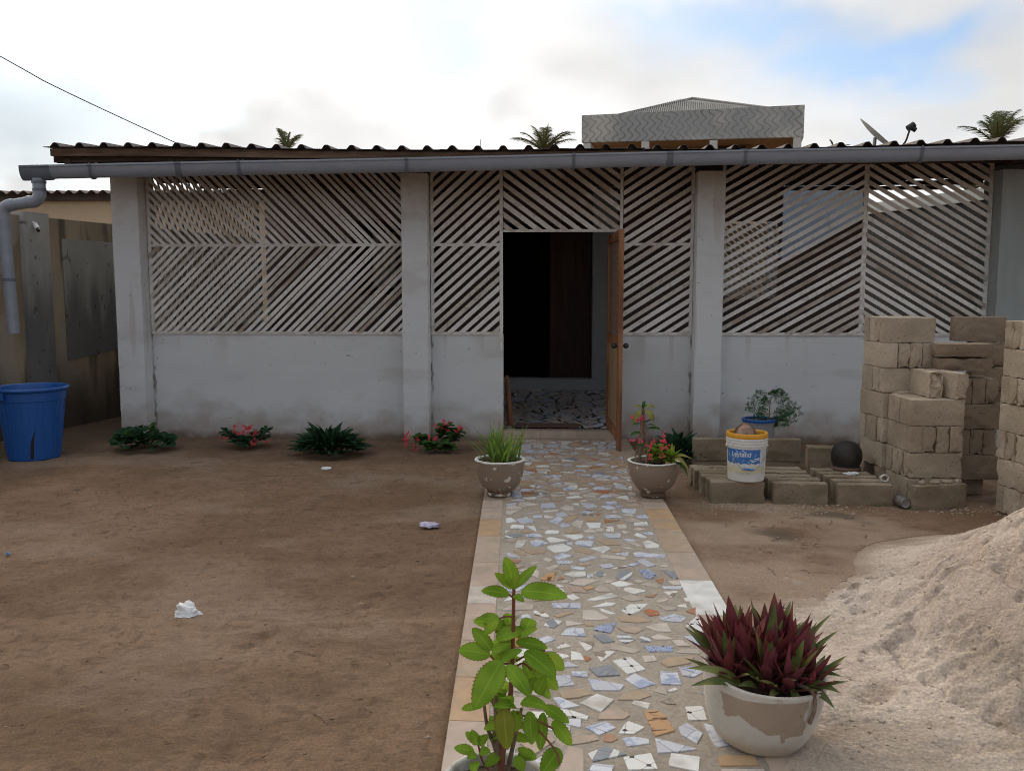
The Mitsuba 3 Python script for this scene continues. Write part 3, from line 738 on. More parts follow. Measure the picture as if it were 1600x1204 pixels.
# ---------------------------------------------------------------- the house with its veranda
house = thing('house', 'low white house with a slatted veranda front and a corrugated roof', 'house')
FY, LY, PY = 8.57, 8.545, 8.39               # face of the low wall, lattice, face of the pillars
PIL = [(-4.17, -3.915), (-1.442, -1.203), (1.262, 1.508), (3.945, 4.30)]


def slab(x0, x1, y0, y1, z0, z1, step=0.12, amp=0.006, seed=0):
    """A plastered block whose faces wander a little."""
    m = bx(x0, x1, y0, y1, z0, z1)
    m = m.subdivide_to_size(step) if hasattr(m, 'subdivide_to_size') else m
    v = np.array(m.vertices)
    d = (np.stack([meshkit.fbm(v * 5.0 + 13 * k, 3, seed + k) for k in range(3)], -1) - 0.5) * amp
    d[v[:, 2] <= z0 + 1e-6] *= 0
    m.vertices = v + d
    return m


for n_, (a, b) in enumerate(PIL):
    put('pillar', slab(a, b, PY, FY + 0.17, -0.1, 2.50, 0.09, 0.010, n_), 'green_grey' if n_ == 3 else 'plaster', house, 40)
for a, b in ((-3.912, -1.445), (-1.200, -0.515), (0.570, 1.259), (1.511, 3.942)):
    put('low_wall', slab(a, b, FY, FY + 0.15, -0.1, 1.012, 0.09, 0.006, int(a * 10) + 60), 'plaster', house, 40)
put('low_wall', slab(-4.06, -3.92, FY + 0.175, 12.28, -0.1, 1.012, 0.3, 0.004, 3), 'plaster', house, 40)
put('low_wall', slab(4.05, 4.19, FY + 0.175, 12.28, -0.1, 0.95, 0.3, 0.004, 3), 'plaster', house, 40)
put('wall_plate', bx(-4.36, 4.9, 8.44, 8.60, 2.572, 2.630), 'dark_timber', house)
# veranda floor, with its own crazy paving, step and threshold
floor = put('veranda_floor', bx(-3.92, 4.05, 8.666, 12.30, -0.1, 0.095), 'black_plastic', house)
lst = {}
for g, rr in crazy(lambda y: -0.75, lambda y: 0.80, 8.72, 12.2, 0.085, 0.011, 0.42, 2.2, 77):
    v, f = prism(np.array(g.exterior.coords)[:-1], 0.09, 0.099)
    lst.setdefault(rr.choice(['tile_cream_dark', 'tile_blue', 'tile_cream', 'tile_cream']), []).append((v, f, v[:, :2]))
for m, q in lst.items():
    v, f, uv = join(q)
    lab(put('paving', (v, f), m, floor, False, uv=uv), kind='stuff')
for a, b in ((-0.51, -0.16), (-0.157, 0.20), (0.203, 0.56)):
    put('threshold_tile', bx(a, b, 8.54, 8.665, 0.02, 0.100), 'tile_pink', house)
put('step', slab(-3.9, 4.0, 12.06, 12.30, 0.09, 0.235, 0.3, 0.004, 5), 'interior_grey', house)
# back wall of the veranda with the inner door and two windows
BY = 12.30


def wall_xz(x0, x1, z0, z1, y0, y1, holes, polys=()):
    g = sbox(x0, z0, x1, z1)
    for h in holes:
        g = g.difference(sbox(h[0], h[2], h[1], h[3]))
    for h in polys:
        g = g.difference(Polygon(h))
    m = trimesh.creation.extrude_polygon(g, y1 - y0, engine='earcut')
    v = np.array(m.vertices)
    m.vertices = np.c_[v[:, 0], y1 - v[:, 2], v[:, 1]]
    return m


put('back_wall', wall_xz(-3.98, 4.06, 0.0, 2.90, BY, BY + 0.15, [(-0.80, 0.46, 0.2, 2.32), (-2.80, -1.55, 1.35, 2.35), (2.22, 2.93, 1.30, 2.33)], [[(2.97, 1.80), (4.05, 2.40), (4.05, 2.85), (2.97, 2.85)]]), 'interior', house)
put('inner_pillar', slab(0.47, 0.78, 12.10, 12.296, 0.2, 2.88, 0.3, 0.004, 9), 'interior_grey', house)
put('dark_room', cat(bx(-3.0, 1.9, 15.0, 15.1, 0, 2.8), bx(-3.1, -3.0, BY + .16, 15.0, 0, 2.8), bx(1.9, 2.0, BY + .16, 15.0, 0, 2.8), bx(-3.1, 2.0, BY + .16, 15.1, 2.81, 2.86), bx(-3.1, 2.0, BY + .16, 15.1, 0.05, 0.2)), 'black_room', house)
leaf_d = put('inner_door', bx(-0.10, 0.45, BY + 0.04, BY + 0.085, 0.21, 2.31), 'dark_door', house)
for zz in ((0.35, 1.05), (1.2, 2.15)):
    put('panel', bx(0.0, 0.36, BY + 0.026, BY + 0.039, *zz), 'dark_door', leaf_d)
w1 = put('window', wall_xz(-2.80, -1.55, 1.35, 2.35, BY + .03, BY + .1, [(-2.74, -2.20, 1.40, 2.30), (-2.15, -1.61, 1.40, 2.30)]), 'dark_door', house)
cv = []
for k in range(40):
    x = -2.55 + k * 0.022
    cv.append([x, BY + 0.2 + 0.03 * math.sin(k * 1.3), 0])
cv = np.array(cv)
put('curtain', trimesh.Trimesh(np.vstack([cv + [0, 0, 1.45], cv + [0, 0, 2.2]]), [[i, i + 1, i + 41] for i in range(39)] + [[i, i + 41, i + 40] for i in range(39)], process=False), 'cloth_curtain', w1)

# corrugated roof
SLOPE, EY, EZ = 0.055, 7.76, 2.592


def edge_sag(x):
    return 0.060 * np.clip((-x - 0.4) / 4.0, 0, 1) + 0.004 * np.sin(x * 1.7 + 1) + 0.034 * np.clip((x - 1.7) / 2, 0, 1)


roof = put('roof', cat(bx(-4.40, 5.0, 7.86, 7.93, 2.545, 2.60)), 'dark_timber', house)
for n_, x0 in enumerate(np.arange(-4.44, 5.2, 0.86)):
    xs_ = np.arange(x0, x0 + 0.872, 0.0125)
    ph = ((xs_ + 4.44) / 0.215) % 1.0
    prof = 0.034 * np.clip(np.cos((ph - 0.5) * 2 * math.pi) * 1.5 - 0.62, 0, 0.75) / 0.75
    r_ = np.random.default_rng(n_ + 5)
    lift = r_.uniform(0, 0.006) + (n_ % 2) * 0.003
    ys_ = np.array([EY + r_.uniform(-0.012, 0.012), EY + 0.25, 9.0, 11.0, 12.5])
    X, Y = np.meshgrid(xs_, ys_)
    wob = 0.008 * (f2(X, Y, 3.0, 2, 60) - 0.5)
    Z = EZ + 0.012 + edge_sag(X) + (Y - EY) * SLOPE + prof[None] + lift + wob
    V = np.vstack([np.c_[X.ravel(), Y.ravel(), Z.ravel()], np.c_[X.ravel(), Y.ravel(), Z.ravel() - 0.004]])
    n, m = X.shape
    i = np.arange(n * m).reshape(n, m)
    a, b, c, d = i[:-1, :-1].ravel(), i[:-1, 1:].ravel(), i[1:, 1:].ravel(), i[1:, :-1].ravel()
    o = n * m
    F = np.vstack([np.c_[a, b, c], np.c_[a, c, d], np.c_[a + o, c + o, b + o], np.c_[a + o, d + o, c + o],
                   np.c_[i[0, :-1], i[0, :-1] + o, i[0, 1:] + o], np.c_[i[0, :-1], i[0, 1:] + o, i[0, 1:]]])
    put('roofing_sheet', trimesh.Trimesh(V, F, process=False), 'roof_metal', roof)
# front board and rafters under the sheets
bl = np.linspace(-4.40, 5.0, 60)
bz = EZ + 0.004 + edge_sag(bl)
top = np.c_[bl, np.full(60, EY + 0.05), bz]
V = np.vstack([top, top - [0, 0, 0.062], top + [0, 0.028, 0], top + [0, 0.028, -0.062]])
F = []
for a, b in ((1, 0), (2, 3), (0, 2), (3, 1)):
    F += [[a * 60 + k, a * 60 + k + 1, b * 60 + k + 1] for k in range(59)] + [[a * 60 + k, b * 60 + k + 1, b * 60 + k] for k in range(59)]
for k in (0, 59):
    F += [[k, 60 + k, 180 + k], [k, 180 + k, 120 + k]]
mat('fascia_timber', wood((0.10, 0.062, 0.042), (0.19, 0.125, 0.088), 30.0, 'x'), 0.85, 0.2)
put('front_board', trimesh.Trimesh(V, F, process=False), 'fascia_timber', roof)
for x in np.arange(-4.3, 5.0, 0.92):
    m = bx(x, x + 0.05, EY + 0.09, 12.6, -0.07, 0.0)
    v = np.array(m.vertices); v[:, 2] += EZ - 0.006 + (v[:, 1] - EY) * SLOPE; m.vertices = v
    put('rafter', m, 'dark_timber', roof)
for y in (9.7, 10.9, 12.1):
    put('purlin', bx(-4.3, 4.9, y, y + 0.05, EZ - 0.125 + (y - EY) * SLOPE, EZ - 0.078 + (y - EY) * SLOPE), 'dark_timber', roof)
put('soffit', trimesh.Trimesh([[-4.0, 8.62, 2.585], [4.06, 8.62, 2.585], [4.06, 12.29, 2.585 + 3.67 * SLOPE], [-4.0, 12.29, 2.585 + 3.67 * SLOPE]], [[0, 1, 2], [0, 2, 3]]), 'dark_timber', roof)

# screen door, standing open towards the yard
A, B = np.array([0.503, 8.90]), np.array([0.548, 7.87])
dirv = (B - A) / np.linalg.norm(B - A); nv = np.array([dirv[1], -dirv[0]])
LEN = np.linalg.norm(B - A)


def on_door(u0, u1, t0, t1, z0, z1):
    m = bx(u0, u1, t0, t1, z0, z1)
    v = np.array(m.vertices)
    m.vertices = np.c_[A[0] + dirv[0] * v[:, 0] + nv[0] * v[:, 1], A[1] + dirv[1] * v[:, 0] + nv[1] * v[:, 1], v[:, 2]]
    return m


door = put('screen_door', on_door(LEN - 0.075, LEN, -0.02, 0.02, 0.035, 1.955), 'door_wood', house)
lab(door, 'orange brown screen door standing open at the entrance')
put('stile', on_door(0, 0.075, -0.02, 0.02, 0.105, 1.955), 'door_wood', door)
for z0, z1 in ((0.105, 0.20), (0.93, 1.02), (1.875, 1.955)):
    put('rail', on_door(0.076, LEN - 0.076, -0.018, 0.018, z0, z1), 'door_wood', door)
put('lower_panel', on_door(0.076, LEN - 0.076, -0.006, 0.006, 0.201, 0.929), 'plywood', door)
screen = [on_door(u, u + 0.004, -0.002, 0.002, 1.021, 1.874) for u in np.arange(0.08, LEN - 0.08, 0.022)] + [on_door(0.076, LEN - 0.076, -0.0025, 0.0025, z, z + 0.004) for z in np.arange(1.03, 1.87, 0.022)]
lab(put('wire_mesh', cat(screen), 'mesh_wire', door), kind='stuff')
for s in (-1, 1):
    kn = trimesh.creation.icosphere(2, 0.024)
    c = A + dirv * (LEN - 0.038) + nv * s * 0.052
    kn.apply_translation([c[0], c[1], 0.955])
    sh = tube([[*(A + dirv * (LEN - 0.038) + nv * s * 0.018), 0.955], [*c, 0.955]], 0.010)
    put('knob', cat(kn, sh), 'black_plastic', door, 40)
# plank and mat in the doorway
t = thing('wooden_plank', 'orange brown plank leaning inside the left side of the doorway', 'plank')
m = bx(-0.018, 0.018, -0.012, 0.012, 0, 0.50)
m.apply_transform(trimesh.transformations.rotation_matrix(-0.10, [0, 1, 0])); m.apply_translation([-0.44, 8.80, 0.103])
m2 = bx(-0.02, 0.02, -0.012, 0.012, 0, 0.46)
m2.apply_transform(trimesh.transformations.rotation_matrix(-0.04, [0, 1, 0])); m2.apply_translation([-0.475, 8.86, 0.103])
own(t, cat(m, m2), 'door_wood')
g = grid(np.linspace(-0.40, 0.22, 40), np.linspace(8.70, 9.0, 22), lambda X, Y: 0.104 + 0.006 * f2(X, Y, 9, 3, 4))
own(thing('door_mat', 'dark brown doormat just inside the threshold', 'doormat'), g, 'mat_cloth', True)

# ---------------------------------------------------------------- lattice screens


def lattice(key, fields, posts, yy=LY, rot=None, thick=0.011):
    """fields: (x0, x1, z0, z1, slope, vertical pitch, slat width). posts: boxes (x0, x1, z0, z1, name)."""
    rr = np.random.default_rng(abs(hash_name(key)))

    def out(m):
        if rot is not None:
            v = np.array(m.vertices)
            m.vertices = np.c_[np.full(len(v), rot) + (v[:, 1] - yy), v[:, 0], v[:, 2]]
            m.invert()
        return m
    for x0, x1, z0, z1, nm in posts:
        put(nm, out(bx(x0, x1, yy + 0.008, yy + 0.030, z0, z1)), 'slat_paint', key)
    for x0, x1, z0, z1, s, pv_, wd in fields:
        fr = sbox(x0, z0, x1, z1)
        hv = wd / 2 * math.sqrt(1 + s * s)
        span = abs(s) * (x1 - x0)
        lo = z0 - (span if s > 0 else 0)
        k = lo + pv_ * rr.uniform(0.2, 0.8)
        while k < z1 + (span if s < 0 else 0) + hv:
            zs = k + rr.normal(0, 0.0025)
            sl = s * (1 + rr.normal(0, 0.0035))
            h2 = hv * (1 + rr.normal(0, 0.04))
            g = Polygon([(x0 - .01, zs - h2), (x1 + .01, zs - h2 + sl * (x1 - x0)), (x1 + .01, zs + h2 + sl * (x1 - x0)), (x0 - .01, zs + h2)]).intersection(fr)
            if not g.is_empty and g.geom_type == 'Polygon' and g.area > 4e-4:
                m = trimesh.creation.extrude_polygon(g, thick, engine='earcut')
                v = np.array(m.vertices)
                dy = rr.uniform(-0.0015, 0.0015)
                m.vertices = np.c_[v[:, 0], yy + 0.007 - v[:, 2] + dy, v[:, 1]]
                m.invert() if m.volume < 0 else None
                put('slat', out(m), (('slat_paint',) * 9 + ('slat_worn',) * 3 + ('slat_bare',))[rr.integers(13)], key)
            k += pv_


def hash_name(s):
    return sum((i + 1) * ord(c) for i, c in enumerate(s))


ZB, ZR, ZT = 1.030, 1.857, 2.585
lt = thing('lattice_screen', 'wide slatted screen between the first two pillars, slats forming a sideways chevron', 'lattice screen')
lattice(lt, [(-3.905, -1.448, ZR + .005, ZT, -1.02, 0.079, 0.031), (-3.905, -1.448, ZB, ZR - .005, 0.98, 0.077, 0.031)],
        [(-3.908, -1.446, 1.013, 1.040, 'bottom_rail'), (-3.908, -1.446, ZR - .014, ZR + .014, 'middle_rail'), (-3.908, -3.878, 1.041, ZR - .015, 'post'), (-3.908, -3.878, ZR + .015, ZT, 'post')])
lt = thing('lattice_screen', 'narrow slatted screen between the second pillar and the doorway', 'lattice screen')
lattice(lt, [(-1.192, -0.545, ZB, ZT, 0.92, 0.094, 0.038)],
        [(-1.195, -0.515, 1.013, 1.040, 'bottom_rail'), (-1.165, -0.545, ZR - .014, ZR + .014, 'middle_rail'), (-1.195, -1.166, 1.041, ZT, 'post'), (-0.544, -0.513, 1.041, ZT, 'post'), (-0.541, -0.516, 0.86, 1.012, 'post')])
lt = thing('lattice_screen', 'slatted screen over the open doorway, slats falling to the right', 'lattice screen')
lattice(lt, [(-0.508, 0.572, 1.985, ZT, -0.75, 0.094, 0.043)], [(-0.510, 0.574, 1.972, 1.997, 'bottom_rail'), (0.576, 0.604, 1.041, ZT, 'post')])
lt = thing('lattice_screen', 'slatted screen between the doorway and the third pillar', 'lattice screen')
lattice(lt, [(0.608, 1.232, ZB, ZT, 0.66, 0.086, 0.040)],
        [(0.606, 1.257, 1.013, 1.040, 'bottom_rail'), (0.606, 1.228, ZR - .012, ZR + .012, 'middle_rail'), (1.229, 1.257, 1.041, ZT, 'post')])
lt = thing('lattice_screen', 'wide slatted screen beyond the third pillar, slats meeting as an upright chevron', 'lattice screen')
lattice(lt, [(1.512, 2.802, ZB, ZT, 0.575, 0.079, 0.036), (2.822, 3.925, ZB, ZT, -0.60, 0.079, 0.036)],
        [(1.512, 3.94, 1.013, 1.040, 'bottom_rail'), (2.792, 2.834, 1.041, ZT, 'post'), (3.905, 3.94, 1.041, ZT, 'post'), (1.512, 1.54, 1.041, ZT, 'post')])
lt = thing('lattice_screen', 'slatted screen closing the left end of the veranda, seen through the front slats', 'lattice screen')
lattice(lt, [(8.78, 11.9, ZR, 2.62, -1.5, 0.155, 0.031), (8.78, 11.9, ZB, ZR - .01, 1.5, 0.155, 0.031)],
        [(8.76, 12.0, 1.013, 1.040, 'bottom_rail'), (8.76, 12.0, ZR - .014, ZR + .014, 'middle_rail'), (11.9, 12.0, 1.041, 2.62, 'post'), (8.76, 8.79, 1.041, 2.62, 'post')], rot=-3.99, thick=0.005)
lt = thing('lattice_screen', 'small slatted window screen with daylight behind, in the shaded back wall', 'lattice screen')
lattice(lt, [(2.24, 2.91, 1.32, 2.30, -0.9, 0.085, 0.042)], [(2.225, 2.925, 1.303, 1.325, 'bottom_rail')], yy=BY + 0.07)

# ---------------------------------------------------------------- gutter and downpipe
gut = thing('rain_gutter', 'grey plastic half round rain gutter along the eaves', 'gutter')
GY = 7.80
gz = lambda x: 2.504 + 0.0138 * (x + 4.1) + 0.003 * math.sin(x * 1.3)


def half_round(x0, x1, r, t=0.003, dz=0.0, n=18):
    xs_ = np.linspace(x0, x1, max(2, int((x1 - x0) / 0.15)))
    pr = [(r * math.cos(a), -r * math.sin(a)) for a in np.linspace(0, math.pi, n)]
    pr = [(r + 0.006, 0.004), (r + 0.008, -0.004), (r + 0.001, -0.008)] + pr[1:-1] + [(-r, 0.012)]
    pr += [(y * (r - t) / r, z * (r - t) / r) for y, z in pr[::-1]]
    V, F = [], []
    for x in xs_:
        for y, z in pr:
            V.append([x, GY - y, gz(x) + z * 1.72 + dz])
    k = len(pr)
    for a in range(len(xs_) - 1):
        for b in range(k):
            p, q = a * k + b, a * k + (b + 1) % k
            F += [[p, q, q + k], [p, q + k, p + k]]
    for e in (0, (len(xs_) - 1) * k):
        F += [[e + b, e + b + 1, e + k - 2 - b] for b in range(k // 2 - 1)] + [[e + b, e + k - 2 - b, e + k - 1 - b] for b in range(k // 2 - 1)]
    return trimesh.Trimesh(V, F, process=False)


for a, b in ((-4.40, -3.25), (-3.246, 0.93), (0.934, 5.2)):
    put('trough', half_round(a, b, 0.062), 'pvc', gut, 35)
for x, w_ in ((-3.25, 0.055), (0.93, 0.055)):
    put('union_clip', half_round(x - w_ / 2, x + w_ / 2, 0.066), 'pvc_dark', gut, 35)
for x in (-4.02, -2.72, -1.28, 0.13, 1.55, 2.98, 4.3):
    br = half_round(x - 0.013, x + 0.013, 0.069)
    put('bracket', cat(br, bx(x - 0.011, x + 0.011, GY + 0.055, GY + 0.07, gz(x) - 0.01, gz(x) + 0.035), bx(x - 0.006, x + 0.006, GY - 0.072, GY - 0.062, gz(x), gz(x) + 0.016)), 'pvc_dark', gut)
put('outlet', half_round(-4.64, -4.38, 0.068), 'pvc_dark', gut, 35)
put('end_cap', trimesh.creation.extrude_polygon(Polygon([(0.068 * math.cos(a), -0.116 * math.sin(a)) for a in np.linspace(0, math.pi, 20)]), 0.004, engine='earcut').apply_transform(
    np.array([[0, 0, 1, -4.644], [1, 0, 0, GY], [0, 1, 0, gz(-4.64)], [0, 0, 0, 1.0]])), 'pvc_dark', gut)
pipe = thing('downpipe', 'grey plastic downpipe with two elbows hanging from the gutter outlet', 'downpipe')
z0 = gz(-4.5) - 0.10
put('upper_elbow', tube(curve([[-4.51, GY, z0], [-4.51, GY, z0 - 0.10], [-4.515, GY, z0 - 0.155], [-4.56, GY, z0 - 0.195], [-4.62, GY, z0 - 0.20]], 8), 0.053, 20), 'pvc', pipe, 40)
put('offset_pipe', tube([[-4.60, GY, z0 - 0.20], [-4.76, GY, z0 - 0.225]], 0.050, 20), 'pvc', pipe, 40)
put('lower_elbow', tube(curve([[-4.74, GY, z0 - 0.222], [-4.80, GY, z0 - 0.232], [-4.842, GY, z0 - 0.275], [-4.848, GY, z0 - 0.35], [-4.848, GY, z0 - 0.36]], 8), 0.054, 20), 'pvc', pipe, 40)
put('long_pipe', tube([[-4.848, GY, z0 - 0.34], [-4.815, GY, 1.055]], 0.050, 20), 'pvc', pipe, 40)
for z, r_ in ((z0 - 0.02, 0.060), (z0 - 0.085, 0.057)):
    put('collar', tube([[-4.51, GY, z], [-4.51, GY, z - 0.022]], r_, 20), 'pvc_dark', pipe, 40)
put('pipe_clip', tube([[-4.832, GY, 1.54], [-4.832, GY, 1.515]], 0.056, 20), 'pvc_dark', pipe, 40)

# ---------------------------------------------------------------- surroundings
bw = thing('boundary_wall', 'stained brown boundary wall running back beside the house on the left', 'wall')
wa, wb = np.array([-6.32, 3.15]), np.array([-4.30, 13.13])
wd_ = (wb - wa) / np.linalg.norm(wb - wa); wn = np.array([-wd_[1], wd_[0]])     # wn points away from the yard


def on_wall(s0, s1, t0, t1, z0, z1):
    m = bx(s0, s1, t0, t1, z0, z1)
    v = np.array(m.vertices)
    m.vertices = np.c_[wa[0] + wd_[0] * v[:, 0] + wn[0] * v[:, 1], wa[1] + wd_[1] * v[:, 0] + wn[1] * v[:, 1], v[:, 2]]
    return m


def s_at(y):
    return (y - wa[1]) / wd_[1]


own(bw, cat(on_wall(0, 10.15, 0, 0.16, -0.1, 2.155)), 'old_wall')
put('pilaster', on_wall(s_at(8.63), s_at(8.96), -0.05, 0.18, -0.1, 2.19), 'grey_cement', bw)
put('pilaster', on_wall(s_at(5.2), s_at(5.45), -0.05, 0.18, -0.1, 2.19), 'grey_cement', bw)
pg = on_wall(s_at(9.17), s_at(10.6), -0.012, 0.01, 0.0, 1.955)
v = np.array(pg.vertices); low = v[:, 2] < 1
v[low, 2] = np.where(v[low, 1] < 9.9, 0.70, 0.83); pg.vertices = v
lab(put('cement_patch', pg, 'grey_cement', bw), 'smooth grey cement patch on the brown wall')
cam_ = thing('security_camera', 'small white security camera on the pilaster of the boundary wall', 'camera')
c = np.array([-5.10, 8.74, 2.035])
own(cam_, tube([c + [-.05, 0, .06], c + [0, 0, .04], c + [0.0, 0, 0.02]], 0.012, 8), 'white_plastic', 40)
put('housing', tube([c + [-.025, 0.012, 0.04], c + [-.018, 0.006, 0.035], c + [0.024, -.030, -.004], c + [0.028, -.034, -.008]], [0.017, 0.023, 0.023, 0.018], 16), 'white_plastic', cam_, 40)
put('lens', tube([c + [0.026, -.033, -.006], c + [0.046, -.050, -.028]], 0.016, 16), 'black_plastic', cam_, 40)
nb = thing('neighbour_house', 'tan painted neighbouring house with wavy roofing behind the boundary wall', 'house')
put('wall', bx(-14, -3.2, 14.0, 14.25, 0, 2.80), 'tan_paint', nb)
rf = put('roof', bx(-14.2, -3.0, 13.90, 13.99, 2.79, 2.90), 'fascia_cement', nb)
xs_ = np.arange(-14.2, -3.0, 0.022)
ys_ = np.array([13.72, 14.5, 17.0])
X, Y = np.meshgrid(xs_, ys_)
Z = 2.905 + (Y - 13.72) * 0.05 + 0.026 * np.cos(X / 0.178 * 2 * math.pi) + 0.01 * (f2(X, Y, 2, 2, 5) - .5)
n, m = X.shape; i = np.arange(n * m).reshape(n, m)
a, b, c_, d = i[:-1, :-1].ravel(), i[:-1, 1:].ravel(), i[1:, 1:].ravel(), i[1:, :-1].ravel()
V = np.vstack([np.c_[X.ravel(), Y.ravel(), Z.ravel()], np.c_[X.ravel(), Y.ravel(), Z.ravel() - 0.008]]); o = n * m
put('roofing', trimesh.Trimesh(V, np.vstack([np.c_[a, b, c_], np.c_[a, c_, d], np.c_[a + o, c_ + o, b + o], np.c_[a + o, d + o, c_ + o], np.c_[i[0, :-1], i[0, :-1] + o, i[0, 1:] + o], np.c_[i[0, :-1], i[0, 1:] + o, i[0, 1:]]]), process=False), 'roof_metal', rf)
own(thing('yard_wall', 'tan wall behind the house, glimpsed through the small slatted window', 'wall'), bx(1.95, 3.20, 14.2, 14.35, 0, 2.75), 'tan_paint')
own(thing('outbuilding_wall', 'pale blue wall behind the house, glimpsed through the upper slats of the far screen', 'wall'), bx(3.21, 4.62, 14.2, 14.35, 0, 3.4), 'pale_blue')
rw = thing('side_wall', 'shaded wall with a pale coping seen through the far slats, beyond the open veranda end', 'wall')
ra, rdv = np.array([4.55, 17.55]), unit([0.297, -0.955])
rn = np.array([-rdv[1], rdv[0]])


def on_side(s0, s1, t0, t1, z0, z1):
    m = bx(s0, s1, t0, t1, z0, z1)
    v = np.array(m.vertices)
    m.vertices = np.c_[ra[0] + rdv[0] * v[:, 0] + rn[0] * v[:, 1], ra[1] + rdv[1] * v[:, 0] + rn[1] * v[:, 1], v[:, 2]]
    return m


own(rw, on_side(0, 9.5, 0, 0.16, -0.1, 2.655), 'shade_dark_wall')
for k in range(8):
    put('coping', on_side(k * 1.19, k * 1.19 + 1.18, -0.05, 0.21, 2.66, 2.83), 'pale_paint', rw)

# flat topped building behind, with wavy trowelled parapet
fb = thing('parapet_building', 'unfinished grey building behind with wavy trowelled parapet and low hipped roof', 'building')
fl, fr_ = np.array([0.763, 30.4]), np.array([7.56, 29.0])
fd = (fr_ - fl) / np.linalg.norm(fr_ - fl); fn = np.array([-fd[1], fd[0]]); FL = np.linalg.norm(fr_ - fl)


def on_fb(u0, u1, t0, t1, z0, z1, dz=(0, 0)):
    m = bx(u0, u1, t0, t1, z0, z1)
    v = np.array(m.vertices)
    lift = np.where(v[:, 2] > (z0 + z1) / 2, dz[1], dz[0]) * v[:, 0] / FL
    m.vertices = np.c_[fl[0] + fd[0] * v[:, 0] + fn[0] * v[:, 1], fl[1] + fd[1] * v[:, 0] + fn[1] * v[:, 1], v[:, 2] + lift]
    return m


put('parapet', cat(on_fb(0, FL, 0, 0.2, 6.15, 7.01, (-0.10, 0)), on_fb(0, 0.2, 0.201, 7.0, 6.15, 7.01), on_fb(FL - 0.2, FL, 0.201, 7.0, 6.05, 6.97)), 'wavy_cement', fb)
put('slab', on_fb(0.05, FL - 0.05, 0.205, 7.2, 6.20, 6.30), 'soffit_tan', fb)
for u in (0.05, 1.95, 4.1, FL - 0.30):
    put('column', on_fb(u, u + 0.24, 0.02, 0.3, 0, 6.13 if u < 4 else 6.06), 'pale_paint', fb)
put('rear_block', on_fb(0.6, 5.4, 2.2, 6.5, 0, 6.19), 'soffit_tan', fb)
put('door_opening', on_fb(4.3, 5.2, 2.15, 2.199, 4.0, 6.15), 'black_room', fb)  # black slab on the solid block, an opening's shade given by colour
ap = np.array([4.775, 33.5])
cs_ = [fl + fd * 0.9 + fn * 0.5, fl + fd * (FL - 0.9) + fn * 0.5, fl + fd * (FL - 0.5) + fn * 7, fl + fd * 0.5 + fn * 7]
hv_ = [[*c0, 7.00] for c0 in cs_] + [[*ap, 8.10]]
hip = put('hipped_roof', trimesh.Trimesh(hv_, [[0, 1, 4], [1, 2, 4], [2, 3, 4], [3, 0, 4]], process=False), 'grey_roofing', fb)
P0, P1 = np.array(hv_[0]), np.array(hv_[1])
rb = []
for k in np.linspace(0.02, 0.98, 70):
    b0 = P0 + (P1 - P0) * k
    tt = min(k / 0.42, (1 - k) / 0.58)
    topb = b0 + (np.array([*(cs_[0] + (cs_[3] - cs_[0]) * 0.5 + (b0[:2] - cs_[0])), 8.10]) - b0) * min(1, tt) * 0.98
    rb.append(tube([b0 + [0, 0, .015], topb + [0, 0, 0.015]], 0.018, 4, False))
lab(put('seam', cat(rb), 'grey_roofing', hip), kind='stuff')
for e in (0, 1):
    put('hip_cap', tube([np.array(hv_[e]) + [0, 0, .02], np.array(hv_[4]) + [0, 0, .03]], 0.05, 6), 'grey_roofing', hip)

# satellite dish on the house roof
sd = thing('satellite_dish', 'pale satellite dish seen edge on, above the eaves', 'satellite dish')
dc = np.array([4.50, 13.4, 3.575])
ax_ = unit([0.655, -0.30, 0.757])
pr = [(r_, 0.42 * r_ * r_) for r_ in np.linspace(0, 0.33, 10)] + [(0.338, 0.05), (0.33, 0.038)] + [(r_, 0.42 * r_ * r_ - 0.008) for r_ in np.linspace(0.32, 0, 8)]
dm = lathe(pr, n=40)
zx = unit(np.cross([0, 1, 0], ax_))
M = np.eye(4); M[:3, 0] = zx; M[:3, 1] = np.cross(ax_, zx); M[:3, 2] = ax_; M[:3, 3] = dc
dm.apply_transform(M)
own(sd, tube([[dc[0] - .02, dc[1], 2.85], dc - ax_ * 0.02 + [0, 0, -.1], dc - ax_ * 0.01], 0.025, 8), 'metal_grey')
put('reflector', dm, 'pale_paint', sd, 40)
lnb = np.array([5.0, 13.4, 3.715])
put('arm', tube(curve([dc - zx * 0.0 + [0.1, 0, -0.33], [4.885, 13.4, 3.46], lnb - [.03, 0, .05]], 8), 0.014, 8), 'black_plastic', sd, 40)
put('receiver', cat(tube([lnb - [.06, 0, .03], lnb + [.03, 0, .03]], 0.045, 10), tube([lnb + [0, 0, -.02], lnb + [.055, 0, -.05]], 0.035, 10)), 'black_plastic', sd, 40)
own(thing('overhead_cable', 'black cable sloping down across the sky to the roof', 'cable'), tube(curve([[-7.6, 8.0, 4.98], [-5.527, 9.0, 3.733], [-5.113, 9.4, 3.479], [-4.217, 10.2, 3.036], [-3.9, 10.5, 2.90]], 10), 0.0055, 6), 'black_plastic')
own(thing('roof_nail', 'thin bare rod standing up from the corrugated eaves', 'rod'), tube([[-0.655, 7.80, 2.62], [-0.658, 7.80, 2.70]], 0.003, 6), 'metal_grey')


